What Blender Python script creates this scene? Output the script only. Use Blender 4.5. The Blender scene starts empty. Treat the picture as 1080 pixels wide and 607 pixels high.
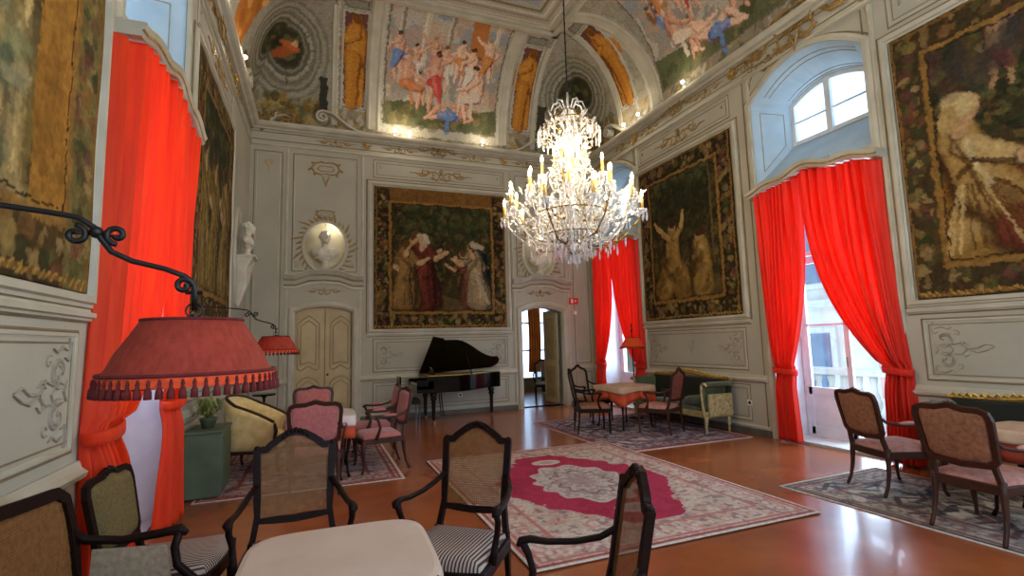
import bpy, bmesh, math, random
import numpy as np
from math import pi, sin, cos, radians
from mathutils import Vector, Matrix

random.seed(7)
rng = np.random.default_rng(7)
SC = bpy.context.scene
COL = SC.collection

# ------------------------------------------------------------------ camera, sky, exposure
YAW, PITCH, ROLL, FPX = .3733, .1069, -.0275, 528.4
_fw = Vector((sin(YAW)*cos(PITCH), cos(YAW)*cos(PITCH), sin(PITCH)))
_r0 = Vector((cos(YAW), -sin(YAW), 0)); _u0 = _r0.cross(_fw)
_rt = cos(ROLL)*_r0 + sin(ROLL)*_u0; _up = -sin(ROLL)*_r0 + cos(ROLL)*_u0
cam = bpy.data.cameras.new('camera'); camo = bpy.data.objects.new('camera', cam); COL.objects.link(camo)
camo.matrix_world = Matrix((( _rt.x, _up.x, -_fw.x, 0), (_rt.y, _up.y, -_fw.y, 0), (_rt.z, _up.z, -_fw.z, 1.6), (0, 0, 0, 1)))
cam.sensor_width = 36; cam.lens = FPX/1080*36; cam.clip_start = .05; cam.clip_end = 200
SC.camera = camo
SC.view_settings.view_transform = 'Standard'; SC.view_settings.look = 'None'
SC.view_settings.gamma = 1; SC.view_settings.use_curve_mapping = False
EXPOSURE = 0.0
SC.view_settings.exposure = EXPOSURE
try:
    SC.cycles.max_bounces = 8; SC.cycles.diffuse_bounces = 4; SC.cycles.glossy_bounces = 3
    SC.cycles.transmission_bounces = 5; SC.cycles.transparent_max_bounces = 12
    SC.cycles.sample_clamp_indirect = 6; SC.cycles.caustics_reflective = False; SC.cycles.caustics_refractive = False
except Exception: pass

SKY, DAY, CHAND, SPOT = 3.6, 1.9, 1.25, .4     # strengths of the sky, window daylight with added fill, chandelier and cornice spots
world = bpy.data.worlds.new('sky'); SC.world = world; world.use_nodes = True
_wn = world.node_tree; _bg = _wn.nodes['Background']
_sk = _wn.nodes.new('ShaderNodeTexCoord'); _sx = _wn.nodes.new('ShaderNodeSeparateXYZ'); _cr = _wn.nodes.new('ShaderNodeValToRGB')
_wn.links.new(_sk.outputs['Generated'], _sx.inputs[0]); _wn.links.new(_sx.outputs['Z'], _cr.inputs[0])
_cr.color_ramp.elements[0].position = 0; _cr.color_ramp.elements[0].color = (.52, .74, 1, 1)
_cr.color_ramp.elements[1].position = .8; _cr.color_ramp.elements[1].color = (.3, .55, 1, 1)
_wn.links.new(_cr.outputs[0], _bg.inputs[0]); _bg.inputs[1].default_value = SKY

XL, XR, YB, YF = -1.34, 6.66, 11.36, -1.4
Z0, ZT, CD = 6.35, 8.65, 1.7           # springing of the cove, flat ceiling height, cove reach
MIDX = (XL+XR)/2

def light(name, kind, loc, energy, color, size=None, size_y=None, rot=None, portal=False, radius=None):
    l = bpy.data.lights.new(name, kind); l.energy = energy; l.color = color
    if kind == 'AREA':
        l.shape = 'RECTANGLE'; l.size = size; l.size_y = size_y or size
        if portal: l.cycles.is_portal = True
    if radius is not None: l.shadow_soft_size = radius
    o = bpy.data.objects.new(name, l); o.location = loc
    if rot: o.rotation_euler = rot
    COL.objects.link(o); return o

WINY = [5.02, 10.15, -.15]              # window axes along the side walls
COOL = (.56, .75, 1)
for y in (WINY[0], WINY[1], WINY[2]):   # daylight falling in through the tall windows of the right wall
    light('daylight_and_fill', 'AREA', (7.95, y, 2.0), 165*DAY, COOL, 3.8, 1.9, (0, radians(90), 0))
for y in (WINY[0], WINY[2]):
    light('daylight_and_fill', 'AREA', (-2.65, y, 2.0), 85*DAY, COOL, 3.8, 1.9, (0, radians(-90), 0))
light('daylight_and_fill', 'AREA', (MIDX, YF+.12, 3.4), 60*DAY, (1, .9, .78), 5.0, 4.0, (radians(90), 0, 0))   # warm fill light added behind the camera, not a known window

# ------------------------------------------------------------------ helpers
def lin(c):
    if isinstance(c, str):
        c = [int(c[i:i+2], 16)/255 for i in (0, 2, 4)]
    return tuple((x/12.92 if x <= .04045 else ((x+.055)/1.055)**2.4) for x in c[:3]) + (1,)

def mat(name, c1, c2=None, rough=.5, metal=0, scale=8, detail=4, bump=0, bscale=None, spec=.5, stretch=None, lo=.35, hi=.65,
        coat=0, emit=None, estr=0, trans=None, sheen=0, kind='noise'):
    m = bpy.data.materials.new(name); m.use_nodes = True; nt = m.node_tree; N = nt.nodes; L = nt.links
    b = N['Principled BSDF']; b.inputs['Roughness'].default_value = rough; b.inputs['Metallic'].default_value = metal
    b.inputs['Specular IOR Level'].default_value = spec
    b.inputs['Base Color'].default_value = lin(c1)
    tc = N.new('ShaderNodeTexCoord'); mp = N.new('ShaderNodeMapping'); L.new(tc.outputs['Object'], mp.inputs[0])
    if stretch: mp.inputs['Scale'].default_value = stretch
    if c2:
        if kind == 'stripe':
            t = N.new('ShaderNodeTexWave'); t.inputs['Scale'].default_value = scale; t.inputs['Distortion'].default_value = .15
            out = t.outputs['Fac']; t.bands_direction = 'X'
        else:
            t = N.new('ShaderNodeTexNoise'); t.inputs['Scale'].default_value = scale; t.inputs['Detail'].default_value = detail
            out = t.outputs['Fac']
        L.new(mp.outputs[0], t.inputs['Vector'])
        r = N.new('ShaderNodeValToRGB'); r.color_ramp.elements[0].position = lo; r.color_ramp.elements[1].position = hi
        r.color_ramp.elements[0].color = lin(c1); r.color_ramp.elements[1].color = lin(c2)
        L.new(out, r.inputs[0]); L.new(r.outputs[0], b.inputs['Base Color'])
    if bump:
        t2 = N.new('ShaderNodeTexNoise'); t2.inputs['Scale'].default_value = bscale or scale*4; t2.inputs['Detail'].default_value = 3
        L.new(mp.outputs[0], t2.inputs['Vector'])
        bp = N.new('ShaderNodeBump'); bp.inputs['Strength'].default_value = bump; bp.inputs['Distance'].default_value = .01
        L.new(t2.outputs['Fac'], bp.inputs['Height']); L.new(bp.outputs[0], b.inputs['Normal'])
    if coat: b.inputs['Coat Weight'].default_value = coat
    if sheen: b.inputs['Sheen Weight'].default_value = sheen
    if emit: b.inputs['Emission Color'].default_value = lin(emit); b.inputs['Emission Strength'].default_value = estr
    if trans:                                    # cloth that lets light through
        tr = N.new('ShaderNodeBsdfTranslucent'); mx = N.new('ShaderNodeMixShader'); mx.inputs[0].default_value = trans
        src = b.inputs['Base Color']
        if src.is_linked: L.new(src.links[0].from_socket, tr.inputs[0])
        else: tr.inputs[0].default_value = lin(c1)
        L.new(b.outputs[0], mx.inputs[1]); L.new(tr.outputs[0], mx.inputs[2])
        L.new(mx.outputs[0], N['Material Output'].inputs[0])
    return m

def paint_mat(name, rough=.8, bump=.25, bscale=120, spec=.2, weave=False):
    m = bpy.data.materials.new(name); m.use_nodes = True; nt = m.node_tree; N = nt.nodes; L = nt.links
    b = N['Principled BSDF']; b.inputs['Roughness'].default_value = rough; b.inputs['Specular IOR Level'].default_value = spec
    a = N.new('ShaderNodeAttribute'); a.attribute_name = 'Col'
    tc = N.new('ShaderNodeTexCoord'); t = N.new('ShaderNodeTexNoise'); t.inputs['Scale'].default_value = 26; t.inputs['Detail'].default_value = 6
    L.new(tc.outputs['Object'], t.inputs['Vector'])
    mx = N.new('ShaderNodeMix'); mx.data_type = 'RGBA'; mx.blend_type = 'MULTIPLY'; mx.inputs[0].default_value = .55
    r = N.new('ShaderNodeValToRGB'); r.color_ramp.elements[0].position = .3; r.color_ramp.elements[1].position = .7
    r.color_ramp.elements[0].color = (.55, .55, .55, 1); r.color_ramp.elements[1].color = (1.25, 1.25, 1.25, 1)
    L.new(t.outputs['Fac'], r.inputs[0]); L.new(a.outputs['Color'], mx.inputs[6]); L.new(r.outputs[0], mx.inputs[7])
    L.new(mx.outputs[2], b.inputs['Base Color'])
    t2 = N.new('ShaderNodeTexNoise'); t2.inputs['Scale'].default_value = bscale; L.new(tc.outputs['Object'], t2.inputs['Vector'])
    bp = N.new('ShaderNodeBump'); bp.inputs['Strength'].default_value = bump; bp.inputs['Distance'].default_value = .004
    L.new(t2.outputs['Fac'], bp.inputs['Height']); L.new(bp.outputs[0], b.inputs['Normal'])
    return m

def glass_mat(name, tint=(1, 1, 1), gloss=.12):
    m = bpy.data.materials.new(name); m.use_nodes = True; nt = m.node_tree; N = nt.nodes; L = nt.links
    for n in list(N):
        if n.type == 'BSDF_PRINCIPLED': N.remove(n)
    t = N.new('ShaderNodeBsdfTransparent'); t.inputs[0].default_value = (*tint, 1)
    g = N.new('ShaderNodeBsdfGlossy'); g.inputs['Roughness'].default_value = .03
    mx = N.new('ShaderNodeMixShader'); mx.inputs[0].default_value = gloss
    L.new(t.outputs[0], mx.inputs[1]); L.new(g.outputs[0], mx.inputs[2]); L.new(mx.outputs[0], N['Material Output'].inputs[0])
    return m

M = dict(
    wall=mat('painted plaster', 'a6a18e', 'b0aa95', .6, scale=1.4, bump=.15, bscale=30),
    mould=mat('cream moulding', 'beb7a2', 'aea78f', .5, scale=3),
    groove=mat('ochre groove line', '8a7858', '75664c', .6, scale=5),  # ochre is the line's own colour
    gilt=mat('gilded stucco', 'a98a52', '8a6a38', .45, metal=.25, scale=14, bump=.3),
    greyorn=mat('grey stucco ornament', '8f8673', 'a59b86', .6, scale=14, bump=.3),
    gold=mat('gold leaf', 'd8b25a', 'a9803a', .35, metal=.6, scale=30, bump=.4),
    floor=mat('polished terracotta floor', '9c562e', '7c3e20', .24, scale=1.6, detail=8, bump=.05, bscale=6, coat=.1, lo=.3, hi=.75),
    darkskirt=mat('dark stone skirting', '5d5a50', '4b473d', .5, scale=6),
    red=mat('red silk', 'f8380e', 'ea2608', .6, scale=3, stretch=(6, 6, .4), trans=.45, sheen=.2),
    redside=mat('orange red silk', 'ff5a0a', 'f54606', .55, scale=3, stretch=(6, 6, .4), trans=.6, sheen=.2),
    amber=mat('amber silk', 'c87a1e', 'a85e12', .6, scale=3, trans=.4),
    whitewood=mat('white painted wood', 'dfe2e4', 'd2d6da', .4, scale=5),
    skyglow=mat('plaster with painted sky glow', 'b4c8d2', 'a8bcc8', .6, scale=3),  # blue light from the sky, painted into the colour of the upper reveals
    cream=mat('cream painted door', 'c2ae7e', 'b29c6c', .5, scale=3),
    creamdk=mat('cream door moulding', '9a8556', 'ab966a', .5, scale=6),
    iron=mat('black iron', '14110f', '211c18', .45, metal=.4, scale=20),
    darkwood=mat('dark walnut', '170c09', '22120c', .5, scale=12, stretch=(1, 1, 8), coat=.0, spec=.12),
    brownwood=mat('carved brown wood', '33190f', '452618', .45, scale=14, spec=.3),
    black=mat('black piano lacquer', '040404', None, .1, spec=.4),
    blackfelt=mat('black upholstery', '15130f', '1f1c16', .8, scale=20),
    stripe=mat('striped upholstery', 'b8a89a', '3f2a22', .85, scale=16, kind='stripe', lo=.3, hi=.7),
    seatplain=mat('brown fabric seat', '9a6a48', '7d5236', .9, scale=30, bump=.3),
    pink=mat('rose upholstery', 'b8706a', 'a8605c', .9, scale=30, bump=.3, sheen=.3),
    blush=mat('blush damask', 'b98a7c', 'a8705f', .9, scale=24, bump=.3),
    creamfab=mat('cream velvet', 'ecd292', 'd8bc76', .85, scale=10, sheen=.4),
    green=mat('olive green velvet', '4a5230', '333a1e', .8, scale=7, sheen=.3),
    dkgreen=mat('dark bottle velvet', '14160c', '1e2012', .9, scale=7),
    greencase=mat('green painted metal', '5a6850', '4c5a44', .5, scale=4),
    cane=mat('woven cane', '94642e', '784c20', .6, scale=40),
    olivecane=mat('olive woven back', '6e5c30', '574822', .8, scale=60, bump=.3),
    canegrey=mat('pale woven cane', 'a8957c', '8f7c62', .6, scale=40),
    canepink=mat('rosy woven cane', 'a4604a', '8a4a38', .6, scale=40),
    oldgold=mat('worn cream gilt wood', 'b8a878', '8c7a4a', .5, scale=18),
    cloth=mat('ivory tablecloth', 'c9b5a2', 'bfa995', .8, scale=3, bump=.1, bscale=60),
    clothwhite=mat('white tablecloth', 'd8ccc6', 'c8b8b0', .8, scale=5),
    orange=mat('orange tablecloth', 'c8502a', 'b8421f', .8, scale=5),
    beigecloth=mat('beige tablecloth', 'c5a888', 'b5967a', .8, scale=9),
    brick=mat('brick red tablecloth', '9c3a22', '8a2f1a', .8, scale=5),
    shade=mat('red lampshade cloth', 'a0341e', '88280f', .85, scale=60, stretch=(1, 1, .2), bump=.2, trans=.12),
    shadeorg=mat('orange lampshade cloth', 'd2501c', 'c04414', .8, scale=60, trans=.4, emit='d2501c', estr=.25),
    fringe=mat('dark red fringe', '4e0f0a', '661510', .9, scale=60),
    fringeorg=mat('orange fringe band', 'e0501e', 'c23c12', .9, scale=60),
    marble=mat('white marble', 'd6d0bc', 'c4bda8', .4, scale=4),
    bronze=mat('aged gilt bronze', '8a6f3a', '5f4a22', .35, metal=.8, scale=20),
    candle=mat('gilt candle sleeve', 'd8b468', 'c09a4c', .4, metal=.2, scale=10),
    bulb=mat('glowing bulb', 'fff0c8', None, .3, emit='ffe2a8', estr=30),
    spotglow=mat('lit spotlight lens', 'ffffff', None, .3, emit='fff2dc', estr=22),
    signred=mat('red sign plate', 'd8342c', 'c82c26', .4, scale=3),
    signwhite=mat('white sign pictogram', 'f0ece6', None, .4),
    stone=mat('pale balcony stone', 'ccc8be', 'bab6ac', .8, scale=6),
    facade=mat('pale facade render', 'd6cdbd', 'c8bfb0', .8, scale=2),
    facpink=mat('pink facade panel', 'cc9c8c', 'bf8e80', .8, scale=2),
    facglass=mat('dim window glass', '5a6a78', '48586a', .2, scale=2),
    tan=mat('tan adjoining wall', '8c7a56', '7b6a48', .7, scale=2),
    plant=mat('dry green leaves', '6f7a3a', '8a8f4a', .8, scale=20),
    glass=glass_mat('window glass', (.97, .99, 1), .06),
    paint=paint_mat('fresco paint', .85, .15, 60),
    weave=paint_mat('woven tapestry wool', .95, .5, 240, .1),
    pile=paint_mat('knotted rug pile', .95, .5, 300, .1),
)
def crystal_mat():
    m = bpy.data.materials.new('cut crystal'); m.use_nodes = True; nt = m.node_tree; N = nt.nodes; L = nt.links
    for n in list(N):
        if n.type == 'BSDF_PRINCIPLED': N.remove(n)
    t = N.new('ShaderNodeBsdfTransparent'); t.inputs[0].default_value = (.95, .97, 1, 1)
    g = N.new('ShaderNodeBsdfGlossy'); g.inputs['Roughness'].default_value = .12; g.inputs[0].default_value = (1, 1, 1, 1)
    d = N.new('ShaderNodeBsdfTranslucent'); d.inputs[0].default_value = (.95, .95, .9, 1)
    d2 = N.new('ShaderNodeBsdfDiffuse'); d2.inputs[0].default_value = (.9, .9, .86, 1)
    a = N.new('ShaderNodeMixShader'); a.inputs[0].default_value = .5
    b = N.new('ShaderNodeMixShader'); b.inputs[0].default_value = .45
    c = N.new('ShaderNodeMixShader'); c.inputs[0].default_value = .72
    L.new(d.outputs[0], a.inputs[1]); L.new(d2.outputs[0], a.inputs[2])
    L.new(a.outputs[0], b.inputs[1]); L.new(g.outputs[0], b.inputs[2])
    L.new(t.outputs[0], c.inputs[1]); L.new(b.outputs[0], c.inputs[2]); L.new(c.outputs[0], N['Material Output'].inputs[0])
    return m
M['crystal'] = crystal_mat()

class MB:
    """collects vertices and faces; build() links them as one mesh object"""
    def __init__(s, T=None): s.v = []; s.f = []; s.T = T
    def add(s, vs, fs):
        n = len(s.v)
        if s.T is not None:
            vs = [tuple(s.T @ Vector(v)) for v in vs]
        s.v += [tuple(v) for v in vs]; s.f += [tuple(i+n for i in f) for f in fs]
    def box(s, c, d, rz=0, rx=0, ry=0, taper=1):
        R = Matrix.Rotation(rz, 3, 'Z') @ Matrix.Rotation(ry, 3, 'Y') @ Matrix.Rotation(rx, 3, 'X'); c = Vector(c)
        vs = []
        for z in (-1, 1):
            k = 1 if z < 0 else taper
            for x, y in ((-1, -1), (1, -1), (1, 1), (-1, 1)):
                vs.append(c + R @ Vector((x*d[0]/2*k, y*d[1]/2*k, z*d[2]/2)))
        s.add(vs, [(3, 2, 1, 0), (4, 5, 6, 7), (0, 1, 5, 4), (1, 2, 6, 5), (2, 3, 7, 6), (3, 0, 4, 7)])
    def tube(s, pts, r, seg=8, closed=False, flat=None, up=None, cap=True):
        P = [Vector(p) for p in pts]; n = len(P)
        if not hasattr(r, '__len__'): r = [r]*n
        T = []
        for i in range(n):
            a = P[(i-1) % n] if (closed or i > 0) else P[i]; b = P[(i+1) % n] if (closed or i < n-1) else P[i]
            t = (b-a); T.append(t.normalized() if t.length > 1e-9 else Vector((0, 0, 1)))
        ref = Vector(up) if up else (Vector((0, 0, 1)) if abs(T[0].z) < .9 else Vector((1, 0, 0)))
        nr = (ref - T[0]*ref.dot(T[0])).normalized(); vs = []
        for i in range(n):
            if up: nr = (Vector(up) - T[i]*Vector(up).dot(T[i]));
            else: nr = nr - T[i]*nr.dot(T[i])
            nr = nr.normalized() if nr.length > 1e-6 else Vector((1, 0, 0))
            bn = T[i].cross(nr)
            fa, fb = flat if flat else (1, 1)
            for k in range(seg):
                a = 2*pi*(k+.5)/seg
                vs.append(P[i] + nr*(cos(a)*r[i]*fa) + bn*(sin(a)*r[i]*fb))
        fs = []
        for i in range(n if closed else n-1):
            j = (i+1) % n
            for k in range(seg):
                l = (k+1) % seg
                fs.append((i*seg+k, i*seg+l, j*seg+l, j*seg+k))
        if cap and not closed:
            fs.append(tuple(range(seg))[::-1]); fs.append(tuple((n-1)*seg+k for k in range(seg)))
        s.add(vs, fs)
    def lathe(s, prof, c=(0, 0, 0), seg=16, sx=1, sy=1, cap=True):
        vs = []; n = len(prof)
        for r, z in prof:
            for k in range(seg):
                a = 2*pi*k/seg; vs.append((c[0]+r*cos(a)*sx, c[1]+r*sin(a)*sy, c[2]+z))
        fs = [(i*seg+k, i*seg+(k+1) % seg, (i+1)*seg+(k+1) % seg, (i+1)*seg+k) for i in range(n-1) for k in range(seg)]
        if cap: fs += [tuple(range(seg))[::-1], tuple((n-1)*seg+k for k in range(seg))]
        s.add(vs, fs)
    def prism(s, poly, z0, z1, T=None):
        n = len(poly); vs = [(x, y, z0) for x, y in poly] + [(x, y, z1) for x, y in poly]
        if T is not None: vs = [tuple(T @ Vector(v)) for v in vs]
        fs = [tuple(range(n))[::-1], tuple(range(n, 2*n))] + [(i, (i+1) % n, n+(i+1) % n, n+i) for i in range(n)]
        s.add(vs, fs)
    def ball(s, c, r, seg=10, rings=6, T=None):
        vs = []; fs = []
        if not hasattr(r, '__len__'): r = (r, r, r)
        for i in range(rings+1):
            ph = pi*i/rings
            for k in range(seg):
                a = 2*pi*k/seg; v = Vector((r[0]*sin(ph)*cos(a), r[1]*sin(ph)*sin(a), r[2]*cos(ph)))
                if T is not None: v = T @ v
                vs.append(Vector(c)+v)
        for i in range(rings):
            for k in range(seg):
                fs.append((i*seg+k, (i+1)*seg+k, (i+1)*seg+(k+1) % seg, i*seg+(k+1) % seg))
        s.add(vs, fs)
    def grid(s, nu, nv, fn, wrap=False):
        vs = [fn(i/(nu-1), j/(nv-1)) for j in range(nv) for i in range(nu)]
        fs = [(j*nu+i, j*nu+i+1, (j+1)*nu+i+1, (j+1)*nu+i) for j in range(nv-1) for i in range(nu-1)]
        s.add(vs, fs)
    def mesh(s, name, m, smooth=False):
        me = bpy.data.meshes.new(name); me.from_pydata(s.v, [], s.f); me.materials.append(m)
        bm = bmesh.new(); bm.from_mesh(me); bmesh.ops.recalc_face_normals(bm, faces=bm.faces); bm.to_mesh(me); bm.free()
        if smooth: me.polygons.foreach_set('use_smooth', [True]*len(me.polygons))
        return me
    def build(s, name, m, parent=None, smooth=False, bev=0, center=False, sub=0, solid=0, autos=False):
        if isinstance(m, str): m = M[m]
        if center:
            a = np.array(s.v); o = Vector(((a[:, 0].min()+a[:, 0].max())/2, (a[:, 1].min()+a[:, 1].max())/2, a[:, 2].min()))
            s.v = [tuple(Vector(v)-o) for v in s.v]
        me = s.mesh(name, m, smooth); ob = bpy.data.objects.new(name, me); COL.objects.link(ob)
        if parent is not None: ob.parent = parent
        if center: ob.location = o
        if sub: x = ob.modifiers.new('s', 'SUBSURF'); x.levels = x.render_levels = sub
        if solid: x = ob.modifiers.new('t', 'SOLIDIFY'); x.thickness = solid; x.offset = 0
        if bev: x = ob.modifiers.new('b', 'BEVEL'); x.width = bev; x.segments = 2; x.limit_method = 'ANGLE'; x.angle_limit = radians(50)
        return ob

def thing(name, label, cat, loc=(0, 0, 0), rz=0, group=None):
    o = bpy.data.objects.new(name, None); COL.objects.link(o); o.location = loc; o.rotation_euler = (0, 0, rz)
    o.empty_display_size = .1; tag(o, label, cat, group); return o
def tag(o, label, cat, group=None, kind=None):
    o['label'] = label; o['category'] = cat
    if group: o['group'] = group
    if kind: o['kind'] = kind
    return o
def struct(o): o['kind'] = 'structure'; return o
TRIM = [0]
def trim(mb, m='mould', smooth=False, bev=0):
    TRIM[0] += 1; o = mb.build('trim_%d' % TRIM[0], m, smooth=smooth, bev=bev); return struct(o)
KIDS = {}
def copy_tree(root, loc, rz, label=None, group=None, parent=None):
    c = root.copy(); COL.objects.link(c)
    if parent is None:
        c.location = loc; c.rotation_euler = (0, 0, rz)
        if label: c['label'] = label
        if group: c['group'] = group
    else: c.parent = parent
    for ch in [o for o in bpy.data.objects if o.parent == root]:
        copy_tree(ch, None, None, parent=c)
    return c

def W(wall, u, v, d=0):                # a point on a wall: u along it, v up, d out into the room
    if wall == 'B': return (u, YB-d, v)
    if wall == 'R': return (XR-d, u, v)
    if wall == 'L': return (XL+d, u, v)
    return (u, YF+d, v)

def plate(name, wall, outer, holes, d0, d1, m):
    cu = bpy.data.curves.new('tmp', 'CURVE'); cu.dimensions = '2D'; cu.fill_mode = 'BOTH'; cu.extrude = abs(d1-d0)/2
    for poly in [outer]+holes:
        sp = cu.splines.new('POLY'); sp.points.add(len(poly)-1)
        for i, p in enumerate(poly): sp.points[i].co = (p[0], p[1], 0, 1)
        sp.use_cyclic_u = True
    ob = bpy.data.objects.new('tmp', cu); COL.objects.link(ob)
    bpy.context.view_layer.update()
    me = bpy.data.meshes.new_from_object(ob.evaluated_get(bpy.context.evaluated_depsgraph_get()))
    bpy.data.objects.remove(ob)
    md = (d0+d1)/2
    for v in me.vertices: v.co = W(wall, v.co.x, v.co.y, md+v.co.z)
    bm = bmesh.new(); bm.from_mesh(me); bmesh.ops.remove_doubles(bm, verts=bm.verts, dist=1e-5)
    bmesh.ops.recalc_face_normals(bm, faces=bm.faces); bm.to_mesh(me); bm.free()
    me.materials.clear(); me.materials.append(M[m] if isinstance(m, str) else m)
    o = bpy.data.objects.new(name, me); COL.objects.link(o); return o

def rect(u0, v0, u1, v1): return [(u0, v0), (u1, v0), (u1, v1), (u0, v1)]
def arch(u0, v0, u1, v1, rise, n=14):   # rectangle with a segmental arch on top; v1 = springing
    pts = [(u0, v0), (u1, v0)]
    for i in range(n+1):
        a = i/n; x = u1+(u0-u1)*a; pts.append((x, v1+rise*(1-(2*a-1)**2)))
    return pts

def mould(mb, wall, path, prof, closed=False, d=0):
    n = len(path); P = [Vector((p[0], p[1])) for p in path]; rows = []
    for i in range(n):
        a = P[i]-P[i-1] if (closed or i > 0) else P[1]-P[0]
        b = P[(i+1) % n]-P[i] if (closed or i < n-1) else P[n-1]-P[n-2]
        a = a.normalized(); b = b.normalized(); na = Vector((-a.y, a.x)); nb = Vector((-b.y, b.x)); m = na+nb
        m = m/(max(.25, m.dot(na)))
        rows.append([W(wall, P[i].x+m.x*w, P[i].y+m.y*w, d+h) for w, h in prof])
    k = len(prof); vs = [v for r in rows for v in r]; fs = []
    for i in range(n if closed else n-1):
        j = (i+1) % n
        fs += [(i*k+q, i*k+q+1, j*k+q+1, j*k+q) for q in range(k-1)]
    if not closed: fs += [tuple(range(k)), tuple((n-1)*k+q for q in range(k))[::-1]]
    mb.add(vs, fs)
def prof(w, h): return [(0, 0), (0, h*.5), (w*.2, h*.55), (w*.3, h), (w*.7, h), (w*.8, h*.4), (w, h*.35), (w, 0)]
SM = prof(.035, .014); MD = prof(.07, .03)
def line(mb, wall, u0, v0, u1, v1, w=.06, h=.03): mould(mb, wall, [(u0, v0), (u1, v1)], prof(w, h))

# ---- rocaille ornament: scrolls with leaves, in relief on a wall
def spiral(cx, cy, r0, r1, a0, turns, n=26):
    return [(cx+(r0+(r1-r0)*t)*cos(a0+turns*2*pi*t), cy+(r0+(r1-r0)*t)*sin(a0+turns*2*pi*t)) for t in [i/(n-1) for i in range(n)]]
def stroke(mb, wall, pts, w, h=.012, d=0, taper=True):
    n = len(pts); vs = []; fs = []
    for i, p in enumerate(pts):
        a = Vector(pts[max(0, i-1)]); b = Vector(pts[min(n-1, i+1)]); t = (b-a); t = t.normalized() if t.length > 1e-9 else Vector((1, 0))
        nx, ny = -t.y, t.x; s = i/(n-1); ww = w*(.25+.75*sin(pi*min(1, .12+s*.88))) if taper else w
        vs += [W(wall, p[0]+nx*ww/2, p[1]+ny*ww/2, d), W(wall, p[0]+nx*ww*.25, p[1]+ny*ww*.25, d+h), W(wall, p[0]-nx*ww*.25, p[1]-ny*ww*.25, d+h), W(wall, p[0]-nx*ww/2, p[1]-ny*ww/2, d)]
    for i in range(n-1): fs += [(i*4+k, i*4+k+1, i*4+k+5, i*4+k+4) for k in range(3)]
    mb.add(vs, fs)
def leafy(mb, wall, pts, w, leaf, side=1, step=4, h=.012, d=0):
    stroke(mb, wall, pts, w, h, d)
    for i in range(2, len(pts)-2, step):
        a = Vector(pts[i-1]); b = Vector(pts[i+1]); t = (b-a).normalized(); nr = Vector((-t.y, t.x))*side
        L = leaf*random.uniform(.6, 1.2); p = Vector(pts[i])
        stroke(mb, wall, [tuple(p), tuple(p+nr*L*.5+t*L*.25), tuple(p+nr*L*.8+t*L*.7), tuple(p+nr*L*.7+t*L*1.05)], w*1.1, h*.8, d)
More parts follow.
